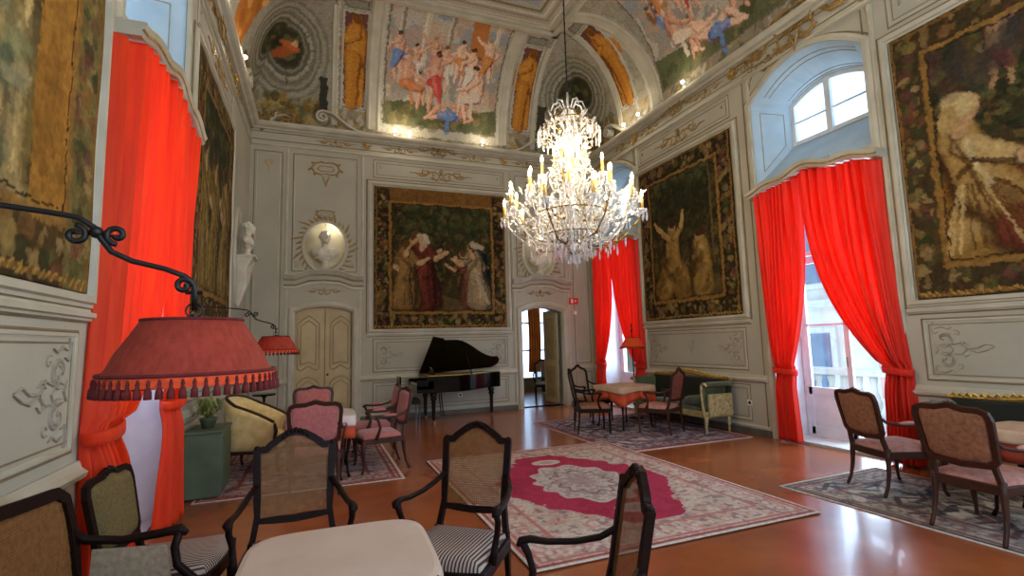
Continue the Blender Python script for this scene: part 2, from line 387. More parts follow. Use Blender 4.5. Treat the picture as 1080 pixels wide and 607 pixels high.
def rocaille(mb, wall, u, v, s, fx=1, kind='end', d=0):
    def X(pts): return [(u+fx*p[0]*s, v+p[1]*s) for p in pts]
    sd = fx
    if kind == 'end':                    # C scrolls stacked against a panel end with a pointed spray
        leafy(mb, wall, X(spiral(0, .25, .2, .07, -1.9, .9)), .05*s, .1*s, sd, d=d)
        leafy(mb, wall, X([(x, -y) for x, y in spiral(0, .25, .2, .07, -1.9, .9)]), .05*s, .1*s, -sd, d=d)
        leafy(mb, wall, X([(-.18, .48), (-.05, .52), (.08, .46), (.17, .5)]), .04*s, .08*s, sd, 1, d=d)
        leafy(mb, wall, X([(-.18, -.48), (-.05, -.52), (.08, -.46), (.17, -.5)]), .04*s, .08*s, -sd, 1, d=d)
        stroke(mb, wall, X([(.12, .1), (.3, .16), (.42, .02), (.6, .04), (.75, .12), (.9, .08)]), .05*s, d=d)
        stroke(mb, wall, X([(.12, -.1), (.3, -.1), (.42, .02), (.58, -.06), (.74, -.02), (.9, .06)]), .05*s, d=d)
        leafy(mb, wall, X([(-.2, -.1), (-.13, .02), (-.2, .14)]), .04*s, .08*s, sd, 1, d=d)
        for m in (1, -1):
            leafy(mb, wall, X([(-.12, m*.1), (.0, m*.13), (.1, m*.08), (.16, m*.0)]), .035*s, .07*s, sd*m, 1, d=d)
            leafy(mb, wall, X([(-.2, m*.62), (-.24, m*.5), (-.2, m*.36), (-.1, m*.4)]), .035*s, .08*s, -sd*m, 1, d=d)
            stroke(mb, wall, X(spiral(.24, m*.36, .08, .02, m*2.2, m*-.9, 14)), .03*s, .009, d)
            leafy(mb, wall, X([(.3, m*.08), (.38, m*.16), (.46, m*.1)]), .03*s, .06*s, -sd*m, 1, d=d)
    elif kind == 'swag':                 # long symmetrical spray
        for f in (1, -1):
            Y = lambda pts: [(u+f*p[0]*s, v+p[1]*s) for p in pts]
            leafy(mb, wall, Y([(.05, 0), (.2, .1), (.38, .08), (.5, -.04), (.66, -.06), (.82, .03), (1, .02)]), .06*s, .12*s, f, 1, d=d)
            leafy(mb, wall, Y(spiral(.2, -.04, .14, .03, 2.4, .9, 16)), .04*s, .07*s, -f, 3, d=d)
            leafy(mb, wall, Y(spiral(.55, .08, .1, .02, 3.4, .9, 14)), .03*s, .06*s, -f, 3, d=d)
            leafy(mb, wall, Y([(0, -.12), (.14, -.18), (.3, -.12)]), .05*s, .08*s, -f, 1, d=d)
        for a in range(9): stroke(mb, wall, [(u, v), (u+.1*s*cos(a*pi/8), v+.02*s+.2*s*sin(a*pi/8))], .04*s, .02, d=d)
    elif kind == 'cartouche':
        for f in (1, -1):
            Y = lambda pts: [(u+f*p[0]*s, v+p[1]*s) for p in pts]
            leafy(mb, wall, Y([(0, .34), (.2, .38), (.42, .3), (.52, .1), (.42, -.08), (.2, -.14), (0, -.1)]), .09*s, .12*s, f, 1, .02, d=d)
            leafy(mb, wall, Y([(0, .2), (.22, .2), (.32, .08), (.2, 0), (0, 0)]), .05*s, .05*s, -f, 1, d=d)
            leafy(mb, wall, Y([(.12, -.2), (.08, -.34), (.02, -.5), (0, -.66)]), .06*s, .1*s, f, 1, d=d)
    elif kind == 'drop':
        for f in (1, -1):
            Y = lambda pts: [(u+f*p[0]*s, v+p[1]*s) for p in pts]
            leafy(mb, wall, Y([(.02, .3), (.18, .42), (.26, .3), (.12, .1), (.03, -.2), (0, -.5)]), .06*s, .1*s, f, 1, d=d)
    elif kind == 'corner':
        leafy(mb, wall, X([(0, 0), (.12, .05), (.2, .18), (.12, .3)]), .05*s, .09*s, sd, 1, d=d)
        leafy(mb, wall, X([(0, 0), (.05, .16), (.03, .3), (-.04, .4)]), .04*s, .08*s, -sd, 1, d=d)

# ---- a small painter for frescoes, tapestries and rugs: pigments in metres on a grid
class Canvas:
    def __init__(s, w, h, ppm, base):
        s.w, s.h, s.p = w, h, ppm; s.nx, s.ny = int(w*ppm), int(h*ppm)
        s.a = np.empty((s.ny, s.nx, 3)); s.a[:] = lin(base)[:3]
        s.X, s.Y = np.meshgrid((np.arange(s.nx)+.5)/ppm, (np.arange(s.ny)+.5)/ppm)
    def noise(s, cell, octs=3, seed=None):
        r = np.random.default_rng(seed) if seed is not None else rng; out = np.zeros((s.ny, s.nx)); amp = 1; tot = 0
        for o in range(octs):
            c = cell/2**o; gx = int(s.w/c)+3; gy = int(s.h/c)+3; g = r.random((gy, gx))
            fx = s.X/c; fy = s.Y/c; ix = fx.astype(int); iy = fy.astype(int); tx = fx-ix; ty = fy-iy
            tx = tx*tx*(3-2*tx); ty = ty*ty*(3-2*ty)
            out += amp*((g[iy, ix]*(1-tx)+g[iy, ix+1]*tx)*(1-ty)+(g[iy+1, ix]*(1-tx)+g[iy+1, ix+1]*tx)*ty); tot += amp; amp *= .55
        return out/tot
    def mixm(s, m, col, sl=None):
        c = np.array(lin(col)[:3]); t = s.a if sl is None else s.a[sl]
        t += (c-t)*m[..., None]
    def _sl(s, x0, y0, x1, y1):
        return (slice(max(0, int(y0*s.p)-1), max(0, min(s.ny, int(y1*s.p)+2))), slice(max(0, int(x0*s.p)-1), max(0, min(s.nx, int(x1*s.p)+2))))
    def ell(s, cx, cy, rx, ry, col, al=1, rot=0, soft=.25):
        R = max(rx, ry)*1.3; sl = s._sl(cx-R, cy-R, cx+R, cy+R); X = s.X[sl]-cx; Y = s.Y[sl]-cy
        if X.size == 0: return
        c, n = cos(rot), sin(rot); q = np.sqrt(((X*c+Y*n)/rx)**2+((-X*n+Y*c)/ry)**2)
        s.mixm(np.clip((1+soft-q)/soft, 0, 1)*al, col, sl)
    def rect(s, x0, y0, x1, y1, col, al=1):
        sl = s._sl(x0, y0, x1, y1); X = s.X[sl]; Y = s.Y[sl]
        s.mixm(((X >= x0) & (X < x1) & (Y >= y0) & (Y < y1))*float(al), col, sl)
    def poly(s, pts, col, al=1):
        xs = [p[0] for p in pts]; ys = [p[1] for p in pts]; sl = s._sl(min(xs), min(ys), max(xs), max(ys)); X = s.X[sl]; Y = s.Y[sl]
        if X.size == 0: return
        ins = np.zeros(X.shape, bool); n = len(pts)
        for i in range(n):
            x1, y1 = pts[i]; x2, y2 = pts[(i+1) % n]
            if y1 == y2: continue
            c = ((y1 > Y) != (y2 > Y)) & (X < (x2-x1)*(Y-y1)/(y2-y1)+x1); ins ^= c
        s.mixm(ins*float(al), col, sl)
    def line(s, pts, w, col, al=1):
        for (x1, y1), (x2, y2) in zip(pts[:-1], pts[1:]):
            sl = s._sl(min(x1, x2)-w, min(y1, y2)-w, max(x1, x2)+w, max(y1, y2)+w); X = s.X[sl]; Y = s.Y[sl]
            if X.size == 0: continue
            dx, dy = x2-x1, y2-y1; L2 = dx*dx+dy*dy+1e-12; t = np.clip(((X-x1)*dx+(Y-y1)*dy)/L2, 0, 1)
            q = np.hypot(X-x1-t*dx, Y-y1-t*dy)/(w/2); s.mixm(np.clip((1.3-q)/.3, 0, 1)*al, col, sl)
    def warp(s, cell, amp):
        dx = (s.noise(cell, 2)-.5)*2*amp*s.p*2; dy = (s.noise(cell, 2)-.5)*2*amp*s.p*2
        iy, ix = np.indices((s.ny, s.nx)); s.a = s.a[np.clip((iy+dy).astype(int), 0, s.ny-1), np.clip((ix+dx).astype(int), 0, s.nx-1)]
    def limb(s, p, q, w0, w1, col, hi='f0d0b0', lo='6a4030'):
        n = max(3, int(math.dist(p, q)/(min(w0, w1)*.35)))
        for pas, (c, k, o, al) in enumerate(((lo, 1.0, (.18, -.1), .8), (col, .92, (0, 0), 1), (hi, .45, (-.2, .1), .45))):
            for i in range(n+1):
                t = i/n; w = w0+(w1-w0)*t; s.ell(p[0]+(q[0]-p[0])*t+w*o[0], p[1]+(q[1]-p[1])*t+w*o[1], w*.5*k, w*.5*k, c, al if pas < 2 else al*.35, soft=.5)
    def nude(s, x, y, h, skin='d8a888', hi='f0d4b8', lo='7a4a38', pose='stand', f=1, hair='6a4424', robe='c05038'):
        P = dict(stand=dict(hip=(0, .5), kn=((-.05, .26), (.09, .27)), ft=((-.07, .01), (.06, .0)), ch=(.01, .76), hd=(.02, .93), el=((-.19, .62), (.2, .66)), ha=((-.1, .48), (.24, .5))),
                 reach=dict(hip=(0, .5), kn=((-.04, .27), (.1, .26)), ft=((-.08, .02), (.12, .0)), ch=(.03, .76), hd=(.06, .93), el=((-.18, .64), (.2, .84)), ha=((-.08, .5), (.34, .98))),
                 sit=dict(hip=(-.1, .42), kn=((.2, .42), (.16, .34)), ft=((.26, .1), (.12, .04)), ch=(-.08, .7), hd=(-.02, .9), el=((-.2, .54), (.1, .56)), ha=((-.1, .42), (.3, .5))),
                 lie=dict(hip=(.05, .14), kn=((.34, .26), (.3, .1)), ft=((.55, .06), (.6, .04)), ch=(-.2, .3), hd=(-.3, .5), el=((-.36, .12), (.0, .3)), ha=((-.2, .04), (.2, .34))))[pose]
        Q = lambda p: (x+f*p[0]*h, y+p[1]*h)
        K = dict(col=skin, hi=hi, lo=lo)
        s.limb(Q(P['ch']), Q(P['el'][0]), .07*h, .055*h, **K); s.limb(Q(P['el'][0]), Q(P['ha'][0]), .055*h, .035*h, **K)
        for i in (0, 1): s.limb(Q(P['hip']), Q(P['kn'][i]), .12*h, .08*h, **K); s.limb(Q(P['kn'][i]), Q(P['ft'][i]), .075*h, .04*h, **K)
        s.limb(Q(P['hip']), Q(P['ch']), .15*h, .19*h, **K)
        if robe:
            hx, hy = Q(P['hip']); s.ell(hx, hy, .13*h, .075*h, robe, 1, .3*f); s.limb((hx, hy), Q((P['kn'][1][0], P['kn'][1][1]+.02)), .14*h, .1*h, robe, 'f0c0a0', '5a2420'); s.line([(hx+f*.08*h, hy), (hx+f*.12*h, hy-.3*h)], .07*h, robe, .9)
        s.limb(Q(P['ch']), Q(P['el'][1]), .07*h, .055*h, **K); s.limb(Q(P['el'][1]), Q(P['ha'][1]), .055*h, .035*h, **K)
        hd = Q(P['hd']); s.limb(Q(P['ch']), hd, .06*h, .06*h, **K); s.ell(*hd, .048*h, .06*h, skin); s.ell(hd[0]-f*.015*h, hd[1]+.025*h, .05*h, .045*h, hair); s.ell(hd[0]-f*.02*h, hd[1], .015*h, .02*h, lo, .4)
    def frame(s, x0, y0, x1, y1, w, col, al=1): s.line([(x0, y0), (x1, y0), (x1, y1), (x0, y1), (x0, y0)], w, col, al)
    def blobs(s, x0, y0, x1, y1, n, r, cols, al=.8):
        for _ in range(n):
            k = random.uniform(.5, 1.4)*r
            s.ell(random.uniform(x0, x1), random.uniform(y0, y1), k, k*random.uniform(.4, 1), random.choice(cols), al*random.uniform(.5, 1), random.uniform(0, 3))
    def tint(s, n, lo, hi): s.a *= (lo+(hi-lo)*n)[..., None]
    def body(s, x, y, h, robe, skin='c9926a', lean=0, hair='4a2f1c', arm=1, fold=None, nude=False):
        """a painted figure in loose drapery, feet at x, y"""
        fold = fold or '2a1a10'; L = lean; f = arm
        c = lin(robe)[:3]; hx = lambda k: ''.join('%02x' % int(max(0, min(255, (int(robe[i:i+2], 16)*k)))) for i in (0, 2, 4))
        G = dict(hi=hx(1.45), lo=hx(.4)); K = dict(hi='e8c8a0', lo=fold)
        sh = (x+L*h*.75, y+h*.76); hip = (x+L*h*.4, y+h*.5); hd = (x+L*h*.95+f*.02*h, y+h*.92)
        s.limb((sh[0]-f*.1*h, sh[1]), (sh[0]-f*.17*h, sh[1]-.18*h), .1*h, .08*h, hx(.8), **G); s.limb((sh[0]-f*.17*h, sh[1]-.18*h), (sh[0]-f*.02*h, sh[1]-.26*h), .07*h, .04*h, skin, **K)
        for a, w in ((-.1, .2), (.12, .2), (0, .24)): s.limb(hip, (x+a*h-f*.03*h, y+.07*h), .2*h, w*h, robe, **G)
        s.limb(hip, sh, .19*h, .2*h, hx(1.1), **G)
        for k in range(9):
            a = random.uniform(-.19, .2)*h; s.line([(x+a*1.1, y+.01*h), (hip[0]+a*.7, hip[1]-.1*h), (hip[0]+a*.4+f*.04*h, hip[1]+.08*h)], .016*h, random.choice([fold, hx(.45), hx(1.5)]), .5)
        s.line([(sh[0]-f*.1*h, sh[1]), (hip[0]+f*.1*h, hip[1]+.04*h), (x+f*.2*h, y+.2*h)], .05*h, hx(.6), .6)
        s.limb((sh[0]+f*.08*h, sh[1]), (sh[0]+f*.19*h, sh[1]-.12*h), .1*h, .08*h, robe, **G); s.limb((sh[0]+f*.19*h, sh[1]-.12*h), (sh[0]+f*.34*h, sh[1]-.03*h), .065*h, .04*h, skin, **K)
        s.limb(sh, hd, .06*h, .055*h, skin, **K); s.ell(*hd, .045*h, .058*h, skin); s.ell(hd[0]-f*.018*h, hd[1]+.02*h, .05*h, .05*h, hair); s.ell(hd[0]-f*.045*h, hd[1]-.02*h, .025*h, .05*h, hair)
    def mesh(s, name, fn, m, x0=0, y0=0, x1=None, y1=None, step=1):
        """grid of vertices over the canvas, fn(X, Y) -> three arrays; pigment stored per vertex"""
        x1 = s.w if x1 is None else x1; y1 = s.h if y1 is None else y1
        nx, ny = max(2, int((x1-x0)*s.p/step)), max(2, int((y1-y0)*s.p/step))
        gx, gy = np.meshgrid(np.linspace(x0, x1, nx), np.linspace(y0, y1, ny))
        co, (cx, cy) = fn(gx, gy)
        col = s.a[np.clip((cy*s.p).astype(int), 0, s.ny-1), np.clip((cx*s.p).astype(int), 0, s.nx-1)]
        V = np.stack(co, -1).reshape(-1, 3); i = np.arange((nx-1)*(ny-1)); a = (i//(nx-1))*nx+i % (nx-1)
        F = np.stack([a, a+1, a+nx+1, a+nx], -1)
        me = bpy.data.meshes.new(name); me.vertices.add(len(V)); me.vertices.foreach_set('co', V.ravel().astype(np.float32))
        me.loops.add(F.size); me.loops.foreach_set('vertex_index', F.ravel().astype(np.int32)); me.polygons.add(len(F))
        me.polygons.foreach_set('loop_start', np.arange(0, F.size, 4, dtype=np.int32)); me.polygons.foreach_set('loop_total', np.full(len(F), 4, np.int32))
        at = me.color_attributes.new('Col', 'FLOAT_COLOR', 'POINT')
        at.data.foreach_set('color', np.concatenate([np.clip(col.reshape(-1, 3), 0, 1), np.ones((len(V), 1))], 1).ravel().astype(np.float32))
        me.update(); me.validate(); me.materials.append(m)
        me.polygons.foreach_set('use_smooth', [True]*len(F))
        return me

# ================================================================== THE ROOM
WH = .86                                     # half width of the tall window openings
def upper(c, k=0): return arch(c-.93+k, 4.0+k*.8, c+.93-k, 5.38-k*.4, .42-k*.3)
def lowin(c, k=0): return rect(c-WH+k, 0, c+WH-k, 3.86-k)
GU = lambda c: arch(c-.62, 4.66, c+.66, 5.32, .2)
def loft(mb, wall, A, B, dA, dB, skip=()):
    n = len(A); mb.add([W(wall, p[0], p[1], dA) for p in A]+[W(wall, p[0], p[1], dB) for p in B], [(i, (i+1) % n, n+(i+1) % n, n+i) for i in range(n) if i not in skip])

def side_wall(wall, name, wins):
    H = [lowin(c) for c in wins]+[upper(c) for c in wins]
    struct(plate(name, wall, rect(YF-.3, -.05, YB+.3, Z0+.25), H, -.06, 0, 'wall'))
    H = [lowin(c, .06) for c in wins]+[GU(c) for c in wins]
    struct(plate(name+'_outer', wall, rect(YF-.3, -.05, YB+.3, Z0+.25), H, -.72, -.62, 'facade'))
side_wall('R', 'wall_right', WINY); side_wall('L', 'wall_left', [WINY[0], WINY[2]])

WN = 0
def window(wall, c, leafmode, solid):
    """a tall french window under an arched upper light, in a deep reveal"""
    global WN; WN += 1
    mb = MB(); loft(mb, wall, lowin(c), lowin(c, .06), -.01, -.63, (0,))
    root = struct(mb.build('window_%d' % WN, 'whitewood'))
    mb = MB(); loft(mb, wall, upper(c), GU(c), -.01, -.63); mb.build('upper_reveal', 'skyglow', root)
    mb = MB()
    f = arch(c-.62, 4.66, c+.66, 5.32, .2)
    mould(mb, wall, f, [(-.01, 0), (-.01, .06), (.05, .06), (.05, 0)], True, -.66)
    mb.box(W(wall, c+.02, 5.06, -.61), (.06, .09, .84) if wall in 'RL' else (.09, .06, .84))
    for s in (-.3, .34): mb.box(W(wall, c+s, 5.02, -.63), (.03, .58, .03))
    mb.build('upper_frame', 'whitewood', root)
    mb = MB(); mb.add([W(wall, p[0], p[1], -.64) for p in f], [tuple(range(len(f)))]); mb.build('upper_pane', 'glass', root)
    # panels drawn on the cheeks of the upper reveal
    mb = MB()
    for y0, y1 in ((c+.93, c+.66), (c-.93, c-.62)):
        a = [(y0+(y1-y0)*t, z) for t, z in ((.22, 4.25), (.78, 4.68), (.78, 5.2), (.22, 5.25))]
        for k in range(4):
            p, q = a[k], a[(k+1) % 4]
            mb.tube([W(wall, p[0], p[1], -.01-.62*abs(p[0]-y0)/abs(y1-y0)), W(wall, q[0], q[1], -.01-.62*abs(q[0]-y0)/abs(y1-y0))], .008, 4)
    for t in (.2, .32, .8, .88):                           # lines that follow the arch of the reveal
        A, B = upper(c)[2:], GU(c)[2:]; mb.tube([W(wall, p[0]*(1-t)+q[0]*t, (p[1]*(1-t)+q[1]*t)-.004, -.01-.62*t) for p, q in zip(A[1:-1], B[1:-1])], .006, 4)
    mb.build('reveal_line', 'greyorn', root)
    mb = MB(); mb.box(W(wall, c, .012, -.34), (.62, 2*WH-.1, .05)); mb.build('threshold', 'stone', root, bev=.004)
    # frame of the french window
    mb = MB(); x = -.56
    mould(mb, wall, lowin(c, .06), [(0, 0), (0, .06), (.06, .06), (.06, 0)], True, x-.03)
    mb.box(W(wall, c, 2.85, x), (.07, 2*WH-.14, .07)); mb.build('window_frame', 'whitewood', root, bev=.006)
    mb = MB()
    for s in (-1, 1): mb.box(W(wall, c+s*.39, 3.32, x), (.04, .05, .86))
    mb.box(W(wall, c, 3.32, x), (.04, .07, .86)); mb.build('transom_bar', 'whitewood', root)
    mb = MB(); mb.box(W(wall, c, 3.32, x), (.008, 2*WH-.16, .86)); mb.build('transom_pane', 'glass', root)
    sgn = {'R': 1, 'L': -1}[wall]
    for s, a in zip((-1, 1), leafmode):
        w = WH-.12; h = Vector(W(wall, c+s*(WH-.11), 0, x))
        e = bpy.data.objects.new('window_leaf', None); COL.objects.link(e); e.parent = root; e.location = h; e.rotation_euler = (0, 0, radians(a)*s*sgn)
        yy = -s*w/2
        mb = MB()
        for q in (-1, 1): mb.box((0, yy+q*(w/2-.04), 1.42), (.05, .08, 2.72))
        for z, hh in ((.1, .16), (solid, .12), (2.74, .1), ((solid+2.74)/2, .035)): mb.box((0, yy, z), (.05, w-.02, hh))
        mb.box((0, yy, solid/2), (.03, w-.1, solid)); mb.box((0, yy, solid/2+.05), (.045, w-.3, solid-.35))
        mb.build('sash', 'whitewood', e, bev=.006)
        mb = MB(); mb.box((0, yy, (solid+2.74)/2), (.006, w-.1, 2.74-solid)); mb.build('pane', 'glass', e)
        mb = MB(); mb.tube([(-.06*sgn, yy-s*(w/2-.04)*1, 1.1), (-.06*sgn, yy-s*(w/2-.04), 1.25)], .01, 6); mb.build('handle', 'bronze', e)
    return root
window('R', WINY[0], (62, 0), .72); window('R', WINY[1], (0, 0), .72); window('R', WINY[2], (0, 0), .72)
window('L', WINY[0], (0, 0), 1.35); window('L', WINY[2], (0, 0), 1.35)

# back wall with the open doorway, the closed double door and the two niches
DL, DR = .17, 5.24
def ell(cx, cy, rx, ry, n=36): return [(cx+rx*cos(2*pi*i/n), cy+ry*sin(2*pi*i/n)) for i in range(n)]
DOOR = lambda c, k=0: arch(c-.57-k, 0, c+.57+k, 2.3+k*.6, .13)
NX = [.15, 5.20]
struct(plate('wall_back', 'B', rect(XL-.3, -.05, XR+.3, Z0+.25), [DOOR(DL, .07), DOOR(DR)]+[ell(x, 3.74, .40, .50) for x in NX], -.3, 0, 'wall'))
struct(plate('wall_front', 'F', rect(XL-.3, -.05, XR+.3, Z0+.25), [rect(MIDX-2.55, 1.3, MIDX+2.55, 5.5)], -.3, 0, 'wall'))
mb = MB(); mb.box((MIDX, 7.2, -.06), (11.6, 19, .12)); struct(mb.build('floor', 'floor'))
for x in NX:                                # the bowl of each niche
    mb = MB()
    def f(a, b, x=x):
        r = sin(b*pi/2); return (x+.405*cos(a*2*pi)*r, YB+.28*cos(b*pi/2)+.0, 3.74+.505*sin(a*2*pi)*r)
    mb.grid(37, 10, f); trim(mb, 'mould', True)

# coved vault and flat ceiling, with painted pigment
ARC = 3.15
def cv(wall):
    c = Canvas(8.0 if wall in 'BF' else YB-YF, ARC, 62, 'a39b88')
    n = c.noise(.5, 4); c.tint(n, .7, 1.25); n = c.noise(.12, 2); c.mixm((n > .58)*.35, '857a62')
    c.rect(0, 0, c.w, .42, '8c8068', .7)
    for _ in range(int(c.w*22)):
        x = random.uniform(0, c.w); c.ell(x, random.uniform(.02, .4), .09, .035, random.choice(['6b5f42', 'a98a45', '5a5540', 'b5ac98', '7a6a48']), .7, random.uniform(0, 3))
    return c
def fig_panel(c, u0, u1, v0, v1, arm, flip=0):
    c.rect(u0-.1, v0-.1, u1+.1, v1+.5, 'b8b2a0'); c.frame(u0-.06, v0-.06, u1+.06, v1+.06, .02, '7a705c')
    c.rect(u0, v0, u1, v1, '5a3430'); c.mixm(((c.X > u0) & (c.X < u1) & (c.Y > v0) & (c.Y < v1))*c.noise(.3, 3)*.5, '8a5a50')
    w = u1-u0; h = (v1-v0)*.97; K = dict(skin='c0802e', hi='e8b050', lo='6a3a14', hair='7a4c18')
    c.nude((u0+u1)/2-.02*arm, v0+.03, h, pose='stand', f=arm, robe='a86a22', **K); c.nude((u0+u1)/2+.04*arm, v0+.03, h*.96, pose='stand', f=-arm, robe=None, **K)
    c.limb(((u0+u1)/2-.08, v0+.04), ((u0+u1)/2-.04, v0+.5*h), .2, .24, 'b87828', 'e0a848', '6a3a14')
    c.rect(u0-.06, v1+.1, u1+.06, v1+.38, '8f8878'); c.frame(u0, v1+.14, u1, v1+.34, .02, '6a6252')
def crowd(c, u0, u1, v0, v1, n, seed):
    random.seed(seed)
    c.rect(u0, v0, u1, v1, '9a9284'); w = u1-u0; h = v1-v0; ins = ((c.X > u0) & (c.X < u1) & (c.Y > v0) & (c.Y < v1))
    c.mixm(ins*np.clip((c.Y-v0)/h*1.1-.3, 0, 1)*.9, '8fa2ac'); c.mixm(ins*(c.noise(.5, 4) > .52)*.55, 'cfc2a8'); c.mixm(ins*(c.noise(.35, 4) > .56)*.5, 'c49a78')
    for k in range(5):                      # columns and hangings
        x = u0+w*(.08+.2*k); c.rect(x, v0+h*.45, x+w*.045, v1, random.choice(['b4a68c', '8e8270', 'c8bda4'])); c.line([(x+w*.01, v0+h*.45), (x+w*.01, v1)], .03, 'e0d6c0', .7)
    c.rect(u0+w*.3, v0+h*.6, u1-w*.1, v0+h*.66, 'a89c84'); c.poly([(u0+w*.66, v1), (u0+w*.8, v1), (u0+w*.86, v0+h*.5), (u0+w*.7, v0+h*.55)], 'b8763a')
    c.poly([(u0, v0), (u1, v0), (u1, v0+h*.2), (u0+w*.6, v0+h*.12), (u0+w*.3, v0+h*.2), (u0, v0+h*.16)], '5d6040')
    c.blobs(u0, v0, u1, v0+.15*h, 60, .1, ['4a4a2c', '6e6a44', '8a7a50'])
    robes = ['c06a4a', 'd08a4a', '6a8ab8', 'dcd0bc', 'b84a40', 'a87a8a', 'c89a58', 'c88a80', '8a5a3a', 'e0d8c8', '587898']
    sk = lambda: dict(skin=random.choice(['d8a888', 'cf9878', 'e4bc9c']), hi='f6dcc4', lo='9a6450', hair=random.choice(['4a3220', '7a5a34', 'a8885a']))
    for k in range(n*2):                       # the far crowd: heads and shoulders packed behind
        x = u0+w*random.uniform(.04, .96); y = v0+h*random.uniform(.36, .6); r = random.choice(robes); c.ell(x, y-.14, .1, .15, r, .95); c.ell(x-.03, y-.1, .03, .1, 'f0e0c8', .35); c.ell(x, y+.02, .045, .055, 'd0a080'); c.ell(x, y+.05, .05, .035, '5a4028', .9)
    for k in range(n):
        c.nude(u0+w*(.07+.86*(k+random.uniform(.2, .8))/n), v0+h*random.uniform(.26, .4), h*random.uniform(.34, .42), pose=random.choice(['stand', 'reach', 'stand']), f=random.choice([1, -1]), robe=random.choice(robes), **sk())
    for k in range(max(3, int(n*.65))):
        m_ = max(3, int(n*.65)); c.nude(u0+w*(.1+.8*(k+random.uniform(.3, .7))/m_), v0+h*random.uniform(.05, .14), h*random.uniform(.42, .5), pose=['sit', 'reach', 'lie', 'sit'][k % 4], f=1 if k < m_/2 else -1, robe=['c84a44', '6a8ab8', 'd8c8b0', 'c87a4a'][(k+seed) % 4], **sk())
    c.frame(u0, v0, u1, v1, .03, '6f6654')
def rocks(c, pts, r=.09, n=5):
    for x, y in pts:
        for _ in range(n): c.ell(x+random.uniform(-r, r), y+random.uniform(-r, r), r*random.uniform(.3, .8), r*random.uniform(.15, .5), random.choice(['a88a50', '7a6c4e', 'bdb39c', '5f563e', '9a7a40']), .85, random.uniform(0, 3))
def oculus(c, x, y, r, inner):
    for k, (q, col) in enumerate(((1.35, '7d7866'), (1.25, 'a39c86'), (1.12, '6a6452'), (1.05, '9a947e'), (.95, '7a7462'), (.82, 'a8a08a'), (.72, '5f5a48'), (.62, '8a846e'), (.55, '4c4838'))):
        c.ell(x, y, r*q*.85, r*q, col, .95, soft=.06)
    c.ell(x, y, r*.48*.85, r*.48, '3c3a26', 1, soft=.1); c.blobs(x-r*.3, y-r*.3, x+r*.3, y+r*.3, 30, r*.12, ['5d6a3c', '4a4428', '7a6a3c', '2c2a1c'])
    if inner:
        c.ell(x-.05, y-.08, r*.35, r*.12, 'b0582a', .9, .4); c.ell(x+.06, y+.05, r*.25, r*.1, 'c46a34', .9, -.3); c.ell(x+.16, y+.1, r*.08, r*.08, 'd8a078')
    for a in range(12): c.line([(x+r*.7*.85*cos(a*pi/6), y+r*.7*sin(a*pi/6)), (x+r*.92*.85*cos(a*pi/6), y+r*.92*sin(a*pi/6))], .02, '5c5644', .7)

back = cv('B')                                    # u = x - XL
o_ = -XL
back.rect(1.2+o_, .1, 4.25+o_, ARC, 'b4ad9a')
crowd(back, 1.36+o_, 4.06+o_, .3, 3.0, 7, 11)
for a, b in ((.98+o_, 1.3+o_), (4.1+o_, 4.44+o_)):
    back.rect(a, .15, b, ARC, 'c2bcab')
    for t in (.06, .14, .26): back.line([(a+t, .15), (a+t, ARC)], .02, '968e7c')
fig_panel(back, .47+o_, .92+o_, .55, 2.45, 1); fig_panel(back, 4.52+o_, 4.96+o_, .55, 2.45, 1)
for a in (.22+o_, 5.02+o_):
    back.rect(a, .2, a+.16, ARC, 'a09886'); back.line([(a+.05, .2), (a+.05, ARC)], .02, '6e6656'); back.line([(a+.12, .2), (a+.12, ARC)], .02, 'cdc6b4')
oculus(back, -.68+o_, 1.45, .72, 1); oculus(back, 6.02+o_, 1.45, .72, 0)
for a, b in ((.02, 1.3), (6.7, 7.98)): back.blobs(a, .05, b, .55, 130, .09, ['8a6a2c', '5c5a34', 'b39a5a', '6e6a44', '4c4428', 'a8a088'])
back.rect(5.2+o_, .1, 5.42+o_, 1.1, '3f3c30'); back.rect(-.02+o_, .3, .14+o_, 1.0, '3a3a2e')

right = cv('R'); q_ = -YF                          # u = y - YF
crowd(right, 1.9+q_, 8.05+q_, .28, 3.0, 13, 23)
for s, e in ((8.12, 1), (1.88, -1)):               # arched ribs that spring beside the long fresco
    for t in np.linspace(0, 1, 60):
        pass
    p = [(s+q_+e*.85*(t**2), .12+t*2.9) for t in np.linspace(0, 1, 24)]
    if e > 0: right.poly([(a, b) for a, b in p]+[(a-1.0, b) for a, b in p[::-1] if b > 1.2], 'b9a48a', .0)
    right.line([(a+.17*e, b) for a, b in p], .36, 'c2bcab'); right.line([(a+.08*e, b) for a, b in p], .02, '968e7c'); right.line([(a+.26*e, b) for a, b in p], .02, '968e7c'); right.line([(a, b) for a, b in p], .03, '7a7262')
random.seed(5)
fig_panel(right, 8.95+q_, 9.42+q_, .55, 2.45, -1); right.rect(9.5+q_, .2, 9.68+q_, ARC, 'a09886'); right.line([(9.6+q_, .2), (9.6+q_, ARC)], .03, '6e6656')
oculus(right, 10.62+q_, 1.45, .72, 0)
right.blobs(9.9+q_, .05, 11.3+q_, .55, 130, .09, ['8a6a2c', '5c5a34', 'b39a5a', '6e6a44', '4c4428'])
left = cv('L'); crowd(left, 1.9+q_, 8.05+q_, .28, 3.0, 9, 31)
left.poly([(8.3+q_, .3), (9.3+q_, .3), (9.7+q_, 2.6), (8.9+q_, 3.0)], 'b8722c'); left.blobs(8.5+q_, .4, 9.5+q_, 2.4, 60, .12, ['d08a3a', '9a5a1e', 'b86a2a', 'e0a860'])
oculus(left, 10.62+q_, 1.45, .72, 0); left.blobs(9.6+q_, .05, 11.3+q_, .55, 130, .09, ['8a6a2c', '5c5a34', 'b39a5a', '6e6a44', '4c4428'])

